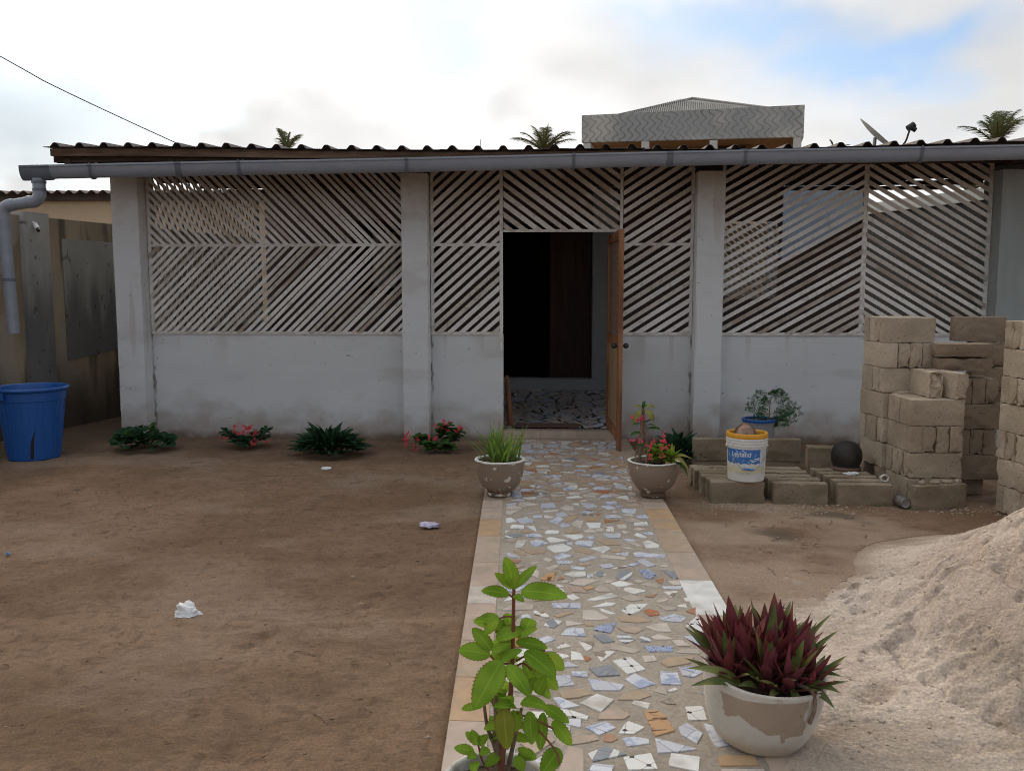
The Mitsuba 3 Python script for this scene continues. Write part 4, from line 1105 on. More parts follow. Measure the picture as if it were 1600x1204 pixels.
def palm(x, y, hgt, n, length, label, seed, trunk_r=0.14, lean=0.0):
    rr = np.random.default_rng(seed)
    t = thing('palm_tree', label, 'palm tree', 'palms beyond the house')
    put('trunk', tube(curve([[x - lean, y, 0], [x - lean * .4, y, hgt * .5], [x, y, hgt]], 8), np.linspace(trunk_r * 1.3, trunk_r * 0.8, 17), 10), 'trunk', t, True)
    for k in range(n):
        az = k * 2.4 + rr.uniform(-.3, .3)
        el = rr.uniform(0.55, 1.5)
        d = np.array([math.cos(az) * math.cos(el), math.sin(az) * math.cos(el), math.sin(el)])
        L = length * rr.uniform(0.8, 1.1)
        pts = [np.array([x, y, hgt]) + d * L * s + np.array([0, 0, -L * 0.34 * s ** 2.4]) for s in np.linspace(0, 1, 14)]
        pts = np.array(pts)
        side = unit(np.cross(d, [0, 0, 1]))
        lv = []
        for s in np.linspace(0.12, 0.99, 34):
            i = s * 13; a = int(i); p = pts[a] + (pts[min(a + 1, 13)] - pts[a]) * (i - a)
            tg = unit(pts[min(a + 1, 13)] - pts[max(a - 1, 0)])
            ll = L * 0.20 * math.sin(math.pi * min(1, s * 0.86 + 0.12)) ** 0.7
            for sg in (-1, 1):
                e = p + (side * sg * 0.8 + tg * 0.75 + np.array([0, 0, -0.35 + rr.uniform(-.15, .2)])) * ll
                lv.append(leaf(p, e, ll * 0.10, up=np.cross(tg, side) * -1, droop=0.08, fold=0.1, prof='lance', n=3, m=3))
        v, f, uv = join(lv)
        st = tube(pts, np.linspace(0.03, 0.006, 14), 5)
        fr = put('frond', st, 'stem_green', t, True)
        lab(put('leaflets', (v, f), 'leaf_palm', fr, True, uv=uv), kind='stuff')


palm(-7.42, 25.0, 5.10, 8, 1.0, 'palm with a few short fronds showing over the left half of the roof', 1)
palm(-0.42, 27.0, 5.35, 15, 1.30, 'bushy palm beside the wavy parapet building, over the middle of the roof', 2)
palm(7.94, 27.0, 5.28, 5, 0.55, 'palm of which one small tuft shows between parapet building and satellite dish', 3)
palm(12.0, 26.0, 5.30, 13, 1.40, 'large palm with tall upright fronds beyond the satellite dish', 4)
palm(8.06, 18.5, 3.3, 14, 1.35, 'low palm glimpsed through the far slatted screen', 5)

# ---------------------------------------------------------------- sandcrete blocks
BLN, BTH, BHT = 0.362, 0.090, 0.178


def block_mesh(seed, chip=0.012, broken=False):
    """One block, lying with its length along x: worn arrises, a few chipped corners."""
    def axis(L, n):
        e = min(0.012, L * 0.12)
        return np.r_[-L / 2, -L / 2 + e, np.linspace(-L / 2 + e, L / 2 - e, n)[1:-1], L / 2 - e, L / 2]
    ax = [axis(BLN, 13), axis(BTH, 5), axis(BHT, 8)]
    V, F, index = [], [], {}

    def vid(p):
        k = tuple(np.round(p, 5))
        if k not in index:
            index[k] = len(V); V.append(p)
        return index[k]
    for d in range(3):
        a, b = (d + 1) % 3, (d + 2) % 3
        for s in (-1, 1):
            for i in range(len(ax[a]) - 1):
                for j in range(len(ax[b]) - 1):
                    q = []
                    for (di, dj) in ((0, 0), (1, 0), (1, 1), (0, 1)):
                        p = [0, 0, 0]
                        p[d] = s * ax[d][-1]; p[a] = ax[a][i + di]; p[b] = ax[b][j + dj]
                        q.append(vid(p))
                    q = q if s > 0 else q[::-1]
                    F += [[q[0], q[1], q[2]], [q[0], q[2], q[3]]]
    V = np.array(V)
    half = np.array([BLN, BTH, BHT]) / 2
    r = 0.0035
    c = np.clip(V, -half + r, half - r)
    o = V - c
    l = np.linalg.norm(o, axis=1, keepdims=True)
    P = c + np.where(l > 1e-9, o / np.maximum(l, 1e-9) * r, 0)
    nedge = (np.abs(V) > half - 0.013).sum(1)
    q = V + seed * 7.7
    P -= unit_rows(V / half) * (np.clip(meshkit.fbm(q * 22, 3, seed) - 0.52, 0, 1) * 2.6 * chip * (nedge >= 2))[:, None]
    P -= unit_rows(V / half) * (0.006 * np.abs(meshkit.fbm(q * 70 + 5, 2, seed + 3) - 0.5) * 2 * (nedge >= 2))[:, None]
    P += (np.stack([meshkit.fbm(q * 30 + 9 * k, 3, seed + k) for k in range(3)], -1) - 0.5) * 0.0035
    if broken:
        e = np.clip((V[:, 0] - (BLN / 2 - 0.02)) / 0.02, 0, 1)
        P[:, 0] -= e * (0.02 + 0.07 * meshkit.fbm(q * 26, 4, seed + 5))
    return trimesh.Trimesh(P, F, process=False)


def unit_rows(v):
    return v / np.maximum(np.linalg.norm(v, axis=1, keepdims=True), 1e-9)


SHAPES = {}
for m_ in ('block_dry', 'block_pale', 'block_moss', 'block_brown'):
    SHAPES[m_] = [mikit.ply(block_mesh(k + 1, (0.010, 0.018, 0.030)[k % 3]), m_, 35) for k in range(5)]
SHAPES['broken'] = [mikit.ply(block_mesh(31, 0.03, True), 'block_pale', 35)]
BR = np.random.default_rng(12)


def block(label, x, y, z, yaw=0.0, m='block_dry', pose='long', group=None, scale=(1, 1, 1), jit=1.0):
    """A block centred at (x, y), resting at height z. pose: long (length along x), end (length along y), flat (lying on its broad side)."""
    k = thing('concrete_block', label, 'concrete block', group)
    d = dict(SHAPES[m][BR.integers(len(SHAPES[m]))])
    t = T4().translate([float(x), float(y), float(z + (BTH if pose.startswith('flat') else BHT) * scale[2] / 2)]).rotate([0, 0, 1], float(math.degrees(yaw) + (90 if pose == 'end' else 0) + BR.normal(0, 0.7) * jit + 180 * BR.integers(2)))
    if pose.startswith('flat'):
        t = t.rotate([1, 0, 0], 90.0)
    d['to_world'] = t.scale([float(v) for v in scale])
    scene[k] = d
    return k


ORD = ['first', 'second', 'third', 'fourth', 'fifth', 'sixth', 'seventh']
CRS = ['bottom', 'second', 'third', 'fourth', 'fifth', 'sixth', 'top']


def tower(name, x, y, yaw, courses, first, m, group, hidden=(), z0=0.0, top=None):
    """courses: 'L' lengthways (four blocks one behind another) or 'E' end on (four side by side), from the ground up; (x, y): front corner on the path side."""
    c, s = math.cos(yaw), math.sin(yaw)
    for i, kind in enumerate(courses):
        cr = 'top' if i == len(courses) - 1 else CRS[i]
        for j in range(4):
            if (i, j) in hidden:
                continue
            a = 0.046 + j * 0.0905
            u, v = (0.181, a) if kind == 'L' else (a, 0.181)
            u += BR.normal(0, 0.0035); v += BR.normal(0, 0.0035)
            if kind == 'L':
                lb = f'{first} block laid lengthways, {ORD[j]} from the front, {cr} course, {name}'
            else:
                lb = f'{first} block end on, {ORD[j]} from the path side, {cr} course, {name}'
            mm = m[BR.integers(len(m))]
            block(lb, x + c * u - s * v, y + s * u + c * v, z0 + i * (BHT + 0.0008), yaw + BR.normal(0, 0.012), mm, 'long' if kind == 'L' else 'end', group)


SD = ['block_dry', 'block_dry', 'block_pale']
tower('wall tower', 2.312, 6.50, 0.10, 'LELELEL', 'sandy', SD, 'blocks of the tall tower by the wall', hidden=[(i, j) for i in (1, 3) for j in (2,)] + [(0, 1), (0, 2)])
tower('front tower', 2.368, 6.13, 0.05, 'ELEL', 'sandy', ['block_dry'], 'blocks of the front tower')
Z4 = 4 * (BHT + 0.0008)
block('loose pale block standing end on upon the front tower, its near end clean', 2.672, 6.33, Z4, 0.20, 'block_pale', 'end', jit=0)
block('loose pale half block with a rough broken end upon the front tower', 2.555, 6.37, Z4, 0.06 , 'broken', 'end', jit=0)
tower('tower beside the sand heap', 2.93, 5.66, 0.107, 'LELELEL', 'pale', ['block_pale', 'block_pale', 'block_dry'], 'blocks of the tower beside the sand heap')
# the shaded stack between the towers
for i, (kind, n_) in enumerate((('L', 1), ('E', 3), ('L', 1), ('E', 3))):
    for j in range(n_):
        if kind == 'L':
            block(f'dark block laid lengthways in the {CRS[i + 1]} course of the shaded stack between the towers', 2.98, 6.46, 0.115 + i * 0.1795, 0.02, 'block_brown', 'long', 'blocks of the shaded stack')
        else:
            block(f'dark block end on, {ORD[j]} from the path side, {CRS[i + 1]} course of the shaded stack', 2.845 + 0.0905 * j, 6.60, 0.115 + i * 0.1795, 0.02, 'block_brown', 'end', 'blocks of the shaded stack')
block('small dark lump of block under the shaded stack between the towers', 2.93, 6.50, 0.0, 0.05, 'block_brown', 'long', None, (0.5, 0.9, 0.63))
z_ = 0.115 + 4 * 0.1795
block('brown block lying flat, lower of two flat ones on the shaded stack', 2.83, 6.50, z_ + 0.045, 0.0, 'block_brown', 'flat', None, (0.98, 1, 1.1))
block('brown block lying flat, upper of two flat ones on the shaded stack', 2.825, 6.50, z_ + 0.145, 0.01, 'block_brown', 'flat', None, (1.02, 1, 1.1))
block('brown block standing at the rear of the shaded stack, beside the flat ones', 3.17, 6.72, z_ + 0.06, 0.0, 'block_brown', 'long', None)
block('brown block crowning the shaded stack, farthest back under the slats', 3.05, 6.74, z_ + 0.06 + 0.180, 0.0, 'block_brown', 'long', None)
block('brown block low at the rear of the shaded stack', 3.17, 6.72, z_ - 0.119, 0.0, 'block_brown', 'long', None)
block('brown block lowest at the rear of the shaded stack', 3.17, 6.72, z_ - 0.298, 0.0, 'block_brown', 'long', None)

# rows of mossy blocks set on edge in the sand
ROWS = [('row under the paint bucket', 1.235, 6.118, 6, 0.100, 0.0), ('middle row', 1.652, 6.100, 5, 0.122, 0.0), ('row carrying the black pot', 2.088, 6.085, 5, 0.115, 0.0)]
for nm, x, y, n_, pt, _ in ROWS:
    for j in range(n_):
        block(f'weathered block on edge, {ORD[j]} from the front in the {nm}', x - 0.012 * j + BR.normal(0, 0.006), y + 0.050 + j * pt + BR.normal(0, 0.003), -0.033 + BR.normal(0, 0.003), BR.normal(0, 0.02), 'block_moss', 'long', 'weathered blocks set in rows', (1.0, 1.08, 1))
block('weathered block set slightly askew in front of the front tower', 2.545, 6.085, -0.022, 0.27, 'block_moss', 'long', None, (1.08, 1.05, 1))
block('weathered block standing behind the bucket row, beside the dark plant', 1.315, 7.36, 0.062, 0.0, 'block_moss', 'long', None, (1.14, 1.1, 1))
block('weathered block standing behind the middle row, below the feathery plant', 1.765, 7.36, 0.062, 0.0, 'block_moss', 'long', None, (1.14, 1.1, 1))
block('weathered block buried under the standing block beside the dark plant', 1.315, 7.37, -0.117, 0.0, 'block_moss', 'long', None, (1.14, 1.1, 1))
block('weathered block buried under the standing block below the feathery plant', 1.765, 7.37, -0.117, 0.0, 'block_moss', 'long', None, (1.14, 1.1, 1))
block('weathered block behind the black round pot', 2.12, 7.02, 0.06, -0.12, 'block_moss', 'long', None, (1.0, 1.6, 1))
block('weathered block supporting the one behind the black round pot', 2.13, 7.02, -0.118, -0.10, 'block_moss', 'long', None, (1.0, 1.6, 1))
rub = []
rr = np.random.default_rng(3)
for k in range(7):
    m = trimesh.creation.icosphere(2, 1.0)
    m.vertices = m.vertices * [rr.uniform(.02, .045), rr.uniform(.02, .035), rr.uniform(.010, .018)] * (0.8 + 0.5 * meshkit.fbm(m.vertices * 2 + k, 3, k))[:, None]
    q = [(2.44, 6.07, .165), (2.53, 6.09, .165), (2.62, 6.11, .166), (2.70, 6.13, .166), (2.41, 6.52, .71), (2.46, 6.50, .72), (2.52, 6.50, .72)][k]
    m.apply_translation(q)
    own(thing('rubble_piece', ['small flat lump of rubble on the askew block, first from the path side', 'small flat lump of rubble on the askew block, second from the path side', 'small flat lump of rubble on the askew block, third from the path side',
                               'small flat lump of rubble on the askew block, fourth from the path side', 'tiny lump of rubble on the front tower, first from the path side', 'tiny lump of rubble on the front tower, second from the path side',
                               'tiny lump of rubble on the front tower, beside the broken half block'][k], 'rubble', 'lumps of rubble on the blocks'), m, 'block_dry', 50)

# ---------------------------------------------------------------- blue bin
bin_ = thing('plastic_bin', 'large open blue plastic bin, split down its side, by the brown wall', 'bin')
BX, BY_ = -4.51, 7.50
pr = [(0.0, 0.012), (0.17, 0.012), (0.197, 0.0), (0.206, 0.008), (0.262, 0.505), (0.270, 0.510), (0.275, 0.580), (0.290, 0.588), (0.303, 0.600), (0.303, 0.612), (0.293, 0.620), (0.282, 0.614), (0.274, 0.590), (0.258, 0.50), (0.200, 0.022), (0.0, 0.02)]
own(bin_, lathe(pr, (BX, BY_, 0), 72), 'blue_plastic', 35)
ribs = []
for a in np.arange(0, 2 * math.pi, math.pi / 14):
    for w_ in (0,):
        p0 = np.array([math.cos(a) * 0.2075, math.sin(a) * 0.2075, 0.03]); p1 = np.array([math.cos(a) * 0.2605, math.sin(a) * 0.2605, 0.49])
        ribs.append(tube([p0 + [BX, BY_, 0], p1 + [BX, BY_, 0]], 0.0032, 5))
lab(put('rib', cat(ribs), 'blue_plastic', bin_), kind='stuff')
for a in (-1.95, 1.2):
    hb = [np.array([BX + math.cos(a + u) * r_, BY_ + math.sin(a + u) * r_, z]) for u, r_, z in ((-.13, .282, .585), (-.13, .300, .535), (.13, .300, .535), (.13, .282, .585))]
    pl = []
    for u in np.linspace(-0.14, 0.14, 9):
        pl.append([[BX + math.cos(a + u) * 0.283, BY_ + math.sin(a + u) * 0.283, 0.59], [BX + math.cos(a + u) * 0.297, BY_ + math.sin(a + u) * 0.297, 0.59], [BX + math.cos(a + u) * 0.297, BY_ + math.sin(a + u) * 0.297, 0.528], [BX + math.cos(a + u) * 0.283, BY_ + math.sin(a + u) * 0.283, 0.528]])
    V = np.array(pl).reshape(-1, 3)
    F = []
    for i in range(8):
        for j in range(4):
            p, q = i * 4 + j, i * 4 + (j + 1) % 4
            F += [[p, p + 4, q + 4], [p, q + 4, q]]
    F += [[0, 1, 2], [0, 2, 3], [34, 33, 32], [35, 34, 32]]
    put('handle', trimesh.Trimesh(V, F, process=False), 'blue_plastic', bin_)
ck = []
for z, w_, da in ((0.02, .012, 0), (0.10, .014, .02), (0.17, .011, .05), (0.22, .006, .10), (0.27, .0015, .16)):
    r_ = 0.2085 + (z - 0.008) * 0.1127
    for s in (-1, 1):
        a = -1.12 + da + s * w_ / r_
        ck.append([BX + math.cos(a) * r_, BY_ + math.sin(a) * r_, z])
put('split', trimesh.Trimesh(ck, [[2 * i, 2 * i + 1, 2 * i + 3] for i in range(4)] + [[2 * i, 2 * i + 3, 2 * i + 2] for i in range(4)], process=False), 'black_plastic', bin_)

# ---------------------------------------------------------------- buckets and pots on the blocks
bk = thing('paint_bucket', 'white paint bucket with yellow rim and blue printed label on the front blocks', 'bucket')
KX, KY, KZ = 1.307, 6.225, 0.147
rb_ = lambda z: 0.123 + 0.0125 * z / 0.30
pr = [(0.0, 0.006), (0.115, 0.006), (0.119, 0.0), (0.123, 0.006), (rb_(.235), .235)]
for k in range(3):
    z = 0.240 + k * 0.020
    pr += [(rb_(z) + .001, z), (rb_(z) + .006, z + .003), (rb_(z) + .006, z + .010), (rb_(z) + .001, z + .013)]
pr += [(rb_(.305), .305), (rb_(.318), .318), (rb_(.318) - .004, .318), (0.118, 0.02), (0, 0.016)]
own(bk, lathe([(r_, z + KZ) for r_, z in pr], (KX, KY, 0), 72), 'bucket_yellowed', 30)
put('rim', lathe([(0.130, 0.300), (0.1385, 0.298), (0.1415, 0.306), (0.1415, 0.322), (0.137, 0.330), (0.126, 0.330), (0.122, 0.322), (0.124, 0.300)], (KX, KY, KZ), 72), 'yellow_plastic', bk, 30)


def on_bucket(pts, off=0.0008):
    """(angle, height, depth) -> a point on the bucket's wall; angle 0 faces the yard."""
    p = np.asarray(pts, float)
    r_ = rb_(p[:, 1]) + off + p[:, 2]
    return np.c_[KX + np.sin(p[:, 0]) * r_, KY - np.cos(p[:, 0]) * r_, KZ + p[:, 1]]


def band(a0, a1, z0, z1, n=24, m=6, off=0.0006, wav=0.0):
    A_, Z_ = np.meshgrid(np.linspace(a0, a1, n), np.linspace(z0, z1, m))
    if wav:
        Z_ = Z_ + wav * (np.sin(A_ * 17) + np.sin(A_ * 41)) * (Z_ < (z0 + z1) / 2)
    v = on_bucket(np.c_[A_.ravel(), Z_.ravel(), A_.ravel() * 0], off)
    i = np.arange(n * m).reshape(m, n)
    return trimesh.Trimesh(v, np.vstack([np.c_[i[:-1, :-1].ravel(), i[:-1, 1:].ravel(), i[1:, 1:].ravel()], np.c_[i[:-1, :-1].ravel(), i[1:, 1:].ravel(), i[1:, :-1].ravel()]]), process=False)


lb_ = put('label', band(-1.45, 0.56, 0.128, 0.226, wav=0.004), 'label_blue', bk, True)
tx = meshkit.text_mesh('Leyland', 0.030, 0.0012, bold=True)
v = np.array(tx.vertices)
w_ = v[:, 0].max()
tx = tx.subdivide_to_size(0.01) if hasattr(tx, 'subdivide_to_size') else tx
v = np.array(tx.vertices)
tx.vertices = on_bucket(np.c_[-1.02 + v[:, 0] / w_ * 1.05, 0.177 + v[:, 1], v[:, 2]], 0.0012)
put('lettering', tx, 'print_white', lb_)
sm = [band(a, a + 0.16, z, z + 0.006, 6, 2, 0.0011) for a, z in ((-0.02, .150), (0.18, .148), (0.36, .152), (0.20, .160), (0.38, .163), (0.05, .140))]
put('small_print', cat(sm), 'print_white', lb_)
put('side_print', cat([band(0.66, 1.02, z, z + 0.004, 8, 2, 0.0011) for z in (0.222, 0.212, 0.202, 0.192, 0.18, 0.168, 0.156, 0.144, 0.128)] + [band(0.68, 0.80, 0.085, 0.11, 6, 2), band(0.86, 0.98, 0.085, 0.11, 6, 2), band(0.7, 0.95, 0.05, 0.07, 8, 2)]), 'print_pale', bk)
put('lower_print', cat([band(a, a + w2, z, z + 0.004, 8, 2, 0.0011) for a, w2, z in ((-.8, .5, .062), (-.7, .7, .054), (-.2, .2, .064), (0.2, .12, .056))]), 'print_pale', bk)
wire = on_bucket(np.array([(-1.45, .232, .004), (-1.2, .20, .010), (-0.7, .14, .018), (-0.36, .098, .020), (0.18, .092, .020), (0.5, .13, .018), (1.0, .19, .012), (1.42, .232, .004)]))
put('handle_wire', tube(curve(wire, 8), 0.0018, 6), 'metal_grey', bk, True)
put('handle_grip', tube(on_bucket(np.array([(a, .098 - .011 * (a + .36), .020) for a in np.linspace(-.36, .16, 8)])), 0.0075, 10), 'label_blue', bk, True)
for a in (-1.5, 1.47):
    e = trimesh.creation.icosphere(2, 0.009); e.apply_translation(on_bucket([(a, .238, .004)])[0]); put('handle_lug', e, 'bucket_white', bk, True)
bo = thing('metal_bowl', 'upturned copper coloured metal bowl in the mouth of the paint bucket', 'bowl')
own(bo, lathe([(0.072, 0.0), (0.076, 0.002), (0.078, 0.006), (0.073, 0.022), (0.062, 0.045), (0.043, 0.064), (0.028, 0.071), (0.026, 0.078), (0.0, 0.079)], (KX - 0.012, KY + 0.0, KZ + 0.310), 48), 'copper', 40)
b2 = thing('bucket', 'pale bucket with blue rim holding the feathery plant against the white wall', 'bucket')
UX, UY = 1.765, 7.93
own(b2, lathe([(0, .006), (0.115, .006), (0.120, 0.0), (0.135, 0.28), (0.139, 0.285), (0.139, 0.30), (0.130, 0.30), (0.128, 0.25), (0, 0.25)], (UX, UY, 0), 60), 'bucket_dull', 30)
put('rim', lathe([(0.134, 0.300), (0.144, 0.298), (0.147, 0.306), (0.147, 0.318), (0.142, 0.324), (0.130, 0.324), (0.127, 0.315)], (UX, UY, 0), 60), 'blue_plastic', b2, 30)
put('earth', lathe([(0.127, 0.252), (0.06, 0.258), (0, 0.26)], (UX, UY, 0), 30), 'potting_soil', b2, True)
bp = thing('cooking_pot', 'soot black round pot standing upside down on the front blocks', 'pot')
own(bp, lathe([(0.0, 0.012), (0.092, 0.012), (0.098, 0.0), (0.103, 0.004), (0.100, 0.014), (0.091, 0.024), (0.095, 0.034), (0.108, 0.07), (0.111, 0.105), (0.103, 0.145), (0.085, 0.175), (0.055, 0.195), (0.02, 0.203), (0, 0.203)], (2.106, 6.60, 0.148), 56, 0.008, 4), 'soot_metal', True)
put('rusty_rim', lathe([(0.099, -0.001), (0.1055, 0.003), (0.1025, 0.016), (0.096, 0.022)], (2.106, 6.60, 0.148), 56, 0.004, 4), 'rust', bp, True)


def crumple(center, size, seed, flat=0.45):
    m = trimesh.creation.icosphere(4, 1.0)
    v = np.array(m.vertices)
    rr = np.random.default_rng(seed)
    h = np.full(len(v), 9.0)
    for k in range(26):                                # sharp flat facets, as in balled film
        d = unit(rr.normal(0, 1, 3)); c = rr.uniform(.45, .95)
        g = v @ d
        h = np.minimum(h, np.where(g > .05, c / np.maximum(g, .05), 9))
    r_ = np.minimum(h, 1.15) * (0.80 + 0.5 * np.abs(meshkit.fbm(v * 2.3 + seed, 4, seed) - 0.5) * 2)
    v = v * r_[:, None] * size
    v[:, 2] = np.where(v[:, 2] < 0, v[:, 2] * .1, v[:, 2]) * flat + 0.006
    m.vertices = v + center
    return m


own(thing('crumpled_bag', 'crumpled white plastic bag lying on the brown ground', 'litter'), crumple([-1.662, 3.862, 0.0], np.array([0.105, 0.07, 0.08]), 3, 0.8), 'white_film', 50)
own(thing('wrapper', 'crumpled purple and white sachet by the edge of the path', 'litter'), crumple([-0.768, 5.388, 0.003], np.array([0.09, 0.06, 0.06]), 8, 0.7), 'purple_film', 50)
own(thing('bottle_cap', 'tiny blue scrap of plastic on the ground at the left edge', 'litter'), crumple([-3.006, 4.692, 0.0], np.array([0.022, 0.018, 0.02]), 5, 0.9), 'blue_film', 50)
own(thing('plastic_disc', 'small flat white disc lying in front of the dark leafy clump', 'disc'), lathe([(0, .004), (.036, .004), (.040, 0), (.042, .006), (.038, .010), (0, .009)], (-1.857, 7.112, 0.005), 32), 'white_film', 40)
own(thing('rag', 'small dirty white rag on the blocks in front of the black pot', 'rag'), crumple([2.085, 6.40, 0.146], np.array([0.085, 0.05, 0.05]), 12, 0.6), 'white_film', 50)
own(thing('rolled_cord', 'small coil of pale cord at the corner of the front blocks', 'cord'), tube([[2.245 + (0.026 + 0.003 * math.sin(5 * a)) * math.cos(a), 6.215 + .008 * math.sin(a * .5), 0.158 + 0.022 * math.sin(a) + 0.006] for a in np.linspace(0, 19, 90)], 0.0045, 6), 'bucket_white', True)
cn = thing('tin_can', 'dented grey tin can lying between the front blocks', 'tin can')
own(cn, lathe([(0, 0), (.030, 0), (.034, .004), (.034, .05), (.030, .055), (.034, .06), (.034, .098), (.031, .102), (.026, .098), (0, .098)], (2.305, 6.12, 0.036), 32, 0.004, 3, (math.pi / 2, [1, 0.15, 0])), 'metal_grey', 40)
cl = []
rr = np.random.default_rng(91)
for k in range(900):
    x, y = rr.uniform(0.75, 3.2), rr.uniform(2.1, 4.7)
    if math.hypot(x - .664, y - 2.81) < .22:
        continue
    zs = float(sand_z(np.array([[x]]), np.array([[y]]))[0, 0])
    if zs < 0.012:
        continue
    s_ = rr.uniform(.002, .0055) * (2.0 if rr.uniform() < .06 else 1)
    m = trimesh.creation.icosphere(1, 1.0)
    m.vertices = m.vertices * rr.uniform(.65, 1.25, (len(m.vertices), 1)) * [s_ * rr.uniform(.8, 1.6), s_, s_ * .7] + [x, y, zs + s_ * .2]
    cl.append(m)
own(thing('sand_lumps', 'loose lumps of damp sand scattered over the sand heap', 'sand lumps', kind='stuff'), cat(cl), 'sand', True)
cl = []
for k in range(700):
    x, y = rr.uniform(-4.3, 0.0), rr.uniform(1.9, 7.9)
    if x > PX0(y) - 0.02:
        continue
    s_ = rr.uniform(.002, .006)
    m = trimesh.creation.icosphere(1, 1.0)
    m.vertices = m.vertices * rr.uniform(.65, 1.25, (len(m.vertices), 1)) * [s_ * rr.uniform(.8, 1.6), s_, s_ * .6] + [x, y, float(ground_z(np.array([x]), np.array([y]))[0]) + s_ * .1]
    cl.append(m)
own(thing('soil_crumbs', 'crumbs of dry soil lying on the bare yard', 'soil crumbs', kind='stuff'), cat(cl), 'soil', True)
cl = []
for k in range(260):
    x, y = rr.uniform(1.0, 2.95), rr.uniform(5.85, 6.12)
    s_ = rr.uniform(.003, .010)
    m = trimesh.creation.icosphere(1, 1.0)
    m.vertices = m.vertices * rr.uniform(.6, 1.25, (len(m.vertices), 1)) * [s_ * rr.uniform(.8, 1.6), s_, s_ * .6] + [x, y, float(ground_z(np.array([x]), np.array([y]))[0]) + s_ * .15]
    cl.append(m)
own(thing('block_crumbs', 'crumbs broken off the concrete blocks, lying along the foot of the front blocks', 'crumbs', kind='stuff'), cat(cl), 'block_dry', True)
# small stones scattered over the yard
rr = np.random.default_rng(44)
peb = []
for k in range(90):
    x, y = rr.uniform(-4.6, 0.0), rr.uniform(2.2, 8.0)
    if rr.uniform() < 0.25:
        x = rr.uniform(0.9, 3.0); y = rr.uniform(4.6, 6.0)
    elif x > PX0(y) - 0.03:
        continue
    m = trimesh.creation.icosphere(1, 1.0)
    s_ = rr.uniform(0.0025, 0.008) * (1.6 if rr.uniform() < .12 else 1)
    m.vertices = m.vertices * np.array([s_ * rr.uniform(.8, 1.6), s_, s_ * rr.uniform(.4, .8)]) * rr.uniform(.8, 1.2, (len(m.vertices), 1))
    m.apply_translation([x, y, float(ground_z(np.array([x]), np.array([y]))[0]) + s_ * 0.2])
    peb.append(m)
own(thing('pebbles', 'small pale stones scattered over the bare ground', 'pebbles', kind='stuff'), cat(peb), 'pebble', True)
tw = []
for k in range(46):
    x, y = (rr.uniform(-4.4, -0.6), rr.uniform(2.4, 8.2)) if k % 3 else (rr.uniform(1.0, 2.4), rr.uniform(4.6, 5.9))
    a, l_ = rr.uniform(0, 3.1), rr.uniform(.015, .07)
    z = float(ground_z(np.array([x]), np.array([y]))[0]) + 0.004
    tw.append(tube([[x - math.cos(a) * l_, y - math.sin(a) * l_, z], [x, y, z + .004], [x + math.cos(a + .3) * l_, y + math.sin(a + .3) * l_, z]], 0.0018, 5))
own(thing('dry_twigs', 'dry twigs and leaf stalks lying about on the bare ground', 'twigs', kind='stuff'), cat(tw), 'stem_brown', True)
dl = []
for k in range(60):
    x, y = (rr.uniform(-4.4, -0.6), rr.uniform(2.4, 8.4)) if k % 4 else (rr.uniform(1.0, 2.4), rr.uniform(4.6, 5.9))
    a, l_ = rr.uniform(0, 6.2), rr.uniform(.02, .045)
    z = float(ground_z(np.array([x]), np.array([y]))[0]) + 0.005
    dl.append(leaf([x, y, z], [x + math.cos(a) * l_, y + math.sin(a) * l_, z + rr.uniform(0, .012)], l_ * .4, (0, 0, 1), .15, .4, 'lance', n=4, m=3))
v, f, uv = join(dl)
thin('leaf_dead', (0.19, 0.125, 0.075), 0.2)
own(thing('fallen_leaves', 'withered fallen leaves lying about on the bare ground', 'leaves', kind='stuff'), (v, f), 'leaf_dead', True, uv=uv)

# ---------------------------------------------------------------- flower pots


def flower_pot(label, x, y, profile, m, wob, seed, soil_z, soil_r, n=72, tilt=None):
    t = thing('flower_pot', label, 'flower pot')
    own(t, lathe(profile, (x, y, 0.012 if tilt else 0), n, wob, seed, tilt), m, True)
    put('earth', lathe([(soil_r, soil_z), (soil_r * .6, soil_z + .012), (soil_r * .3, soil_z + .016), (0, soil_z + .014)], (x, y, 0.012 if tilt else 0), 40, 0.02, seed, tilt), 'potting_soil', t, True)
    return t


def bowl(r, h, foot, fh=0.03):
    p = [(0, .038), (foot * .95, .038), (foot, .036), (foot, .040)]
    p += [(foot * 1.0, .040 + .0), (foot * 1.02, .038 + fh * .2), (foot * 1.0, .038 + fh * .8), (foot * .96, .038 + fh)]
    k = np.linspace(0, 1, 14)
    p += [(foot * .96 + (r - foot * .96) * math.sin(q * math.pi / 2) ** 0.72, .038 + fh + (h - fh - .044) * q ** 1.15) for q in k[1:]]
    p += [(r + .004, h - .004), (r + .003, h + .003), (r - .008, h + .006), (r - .020, h + .002), (r - .024, h - .012), (r - .03, h - .06)]
    return p


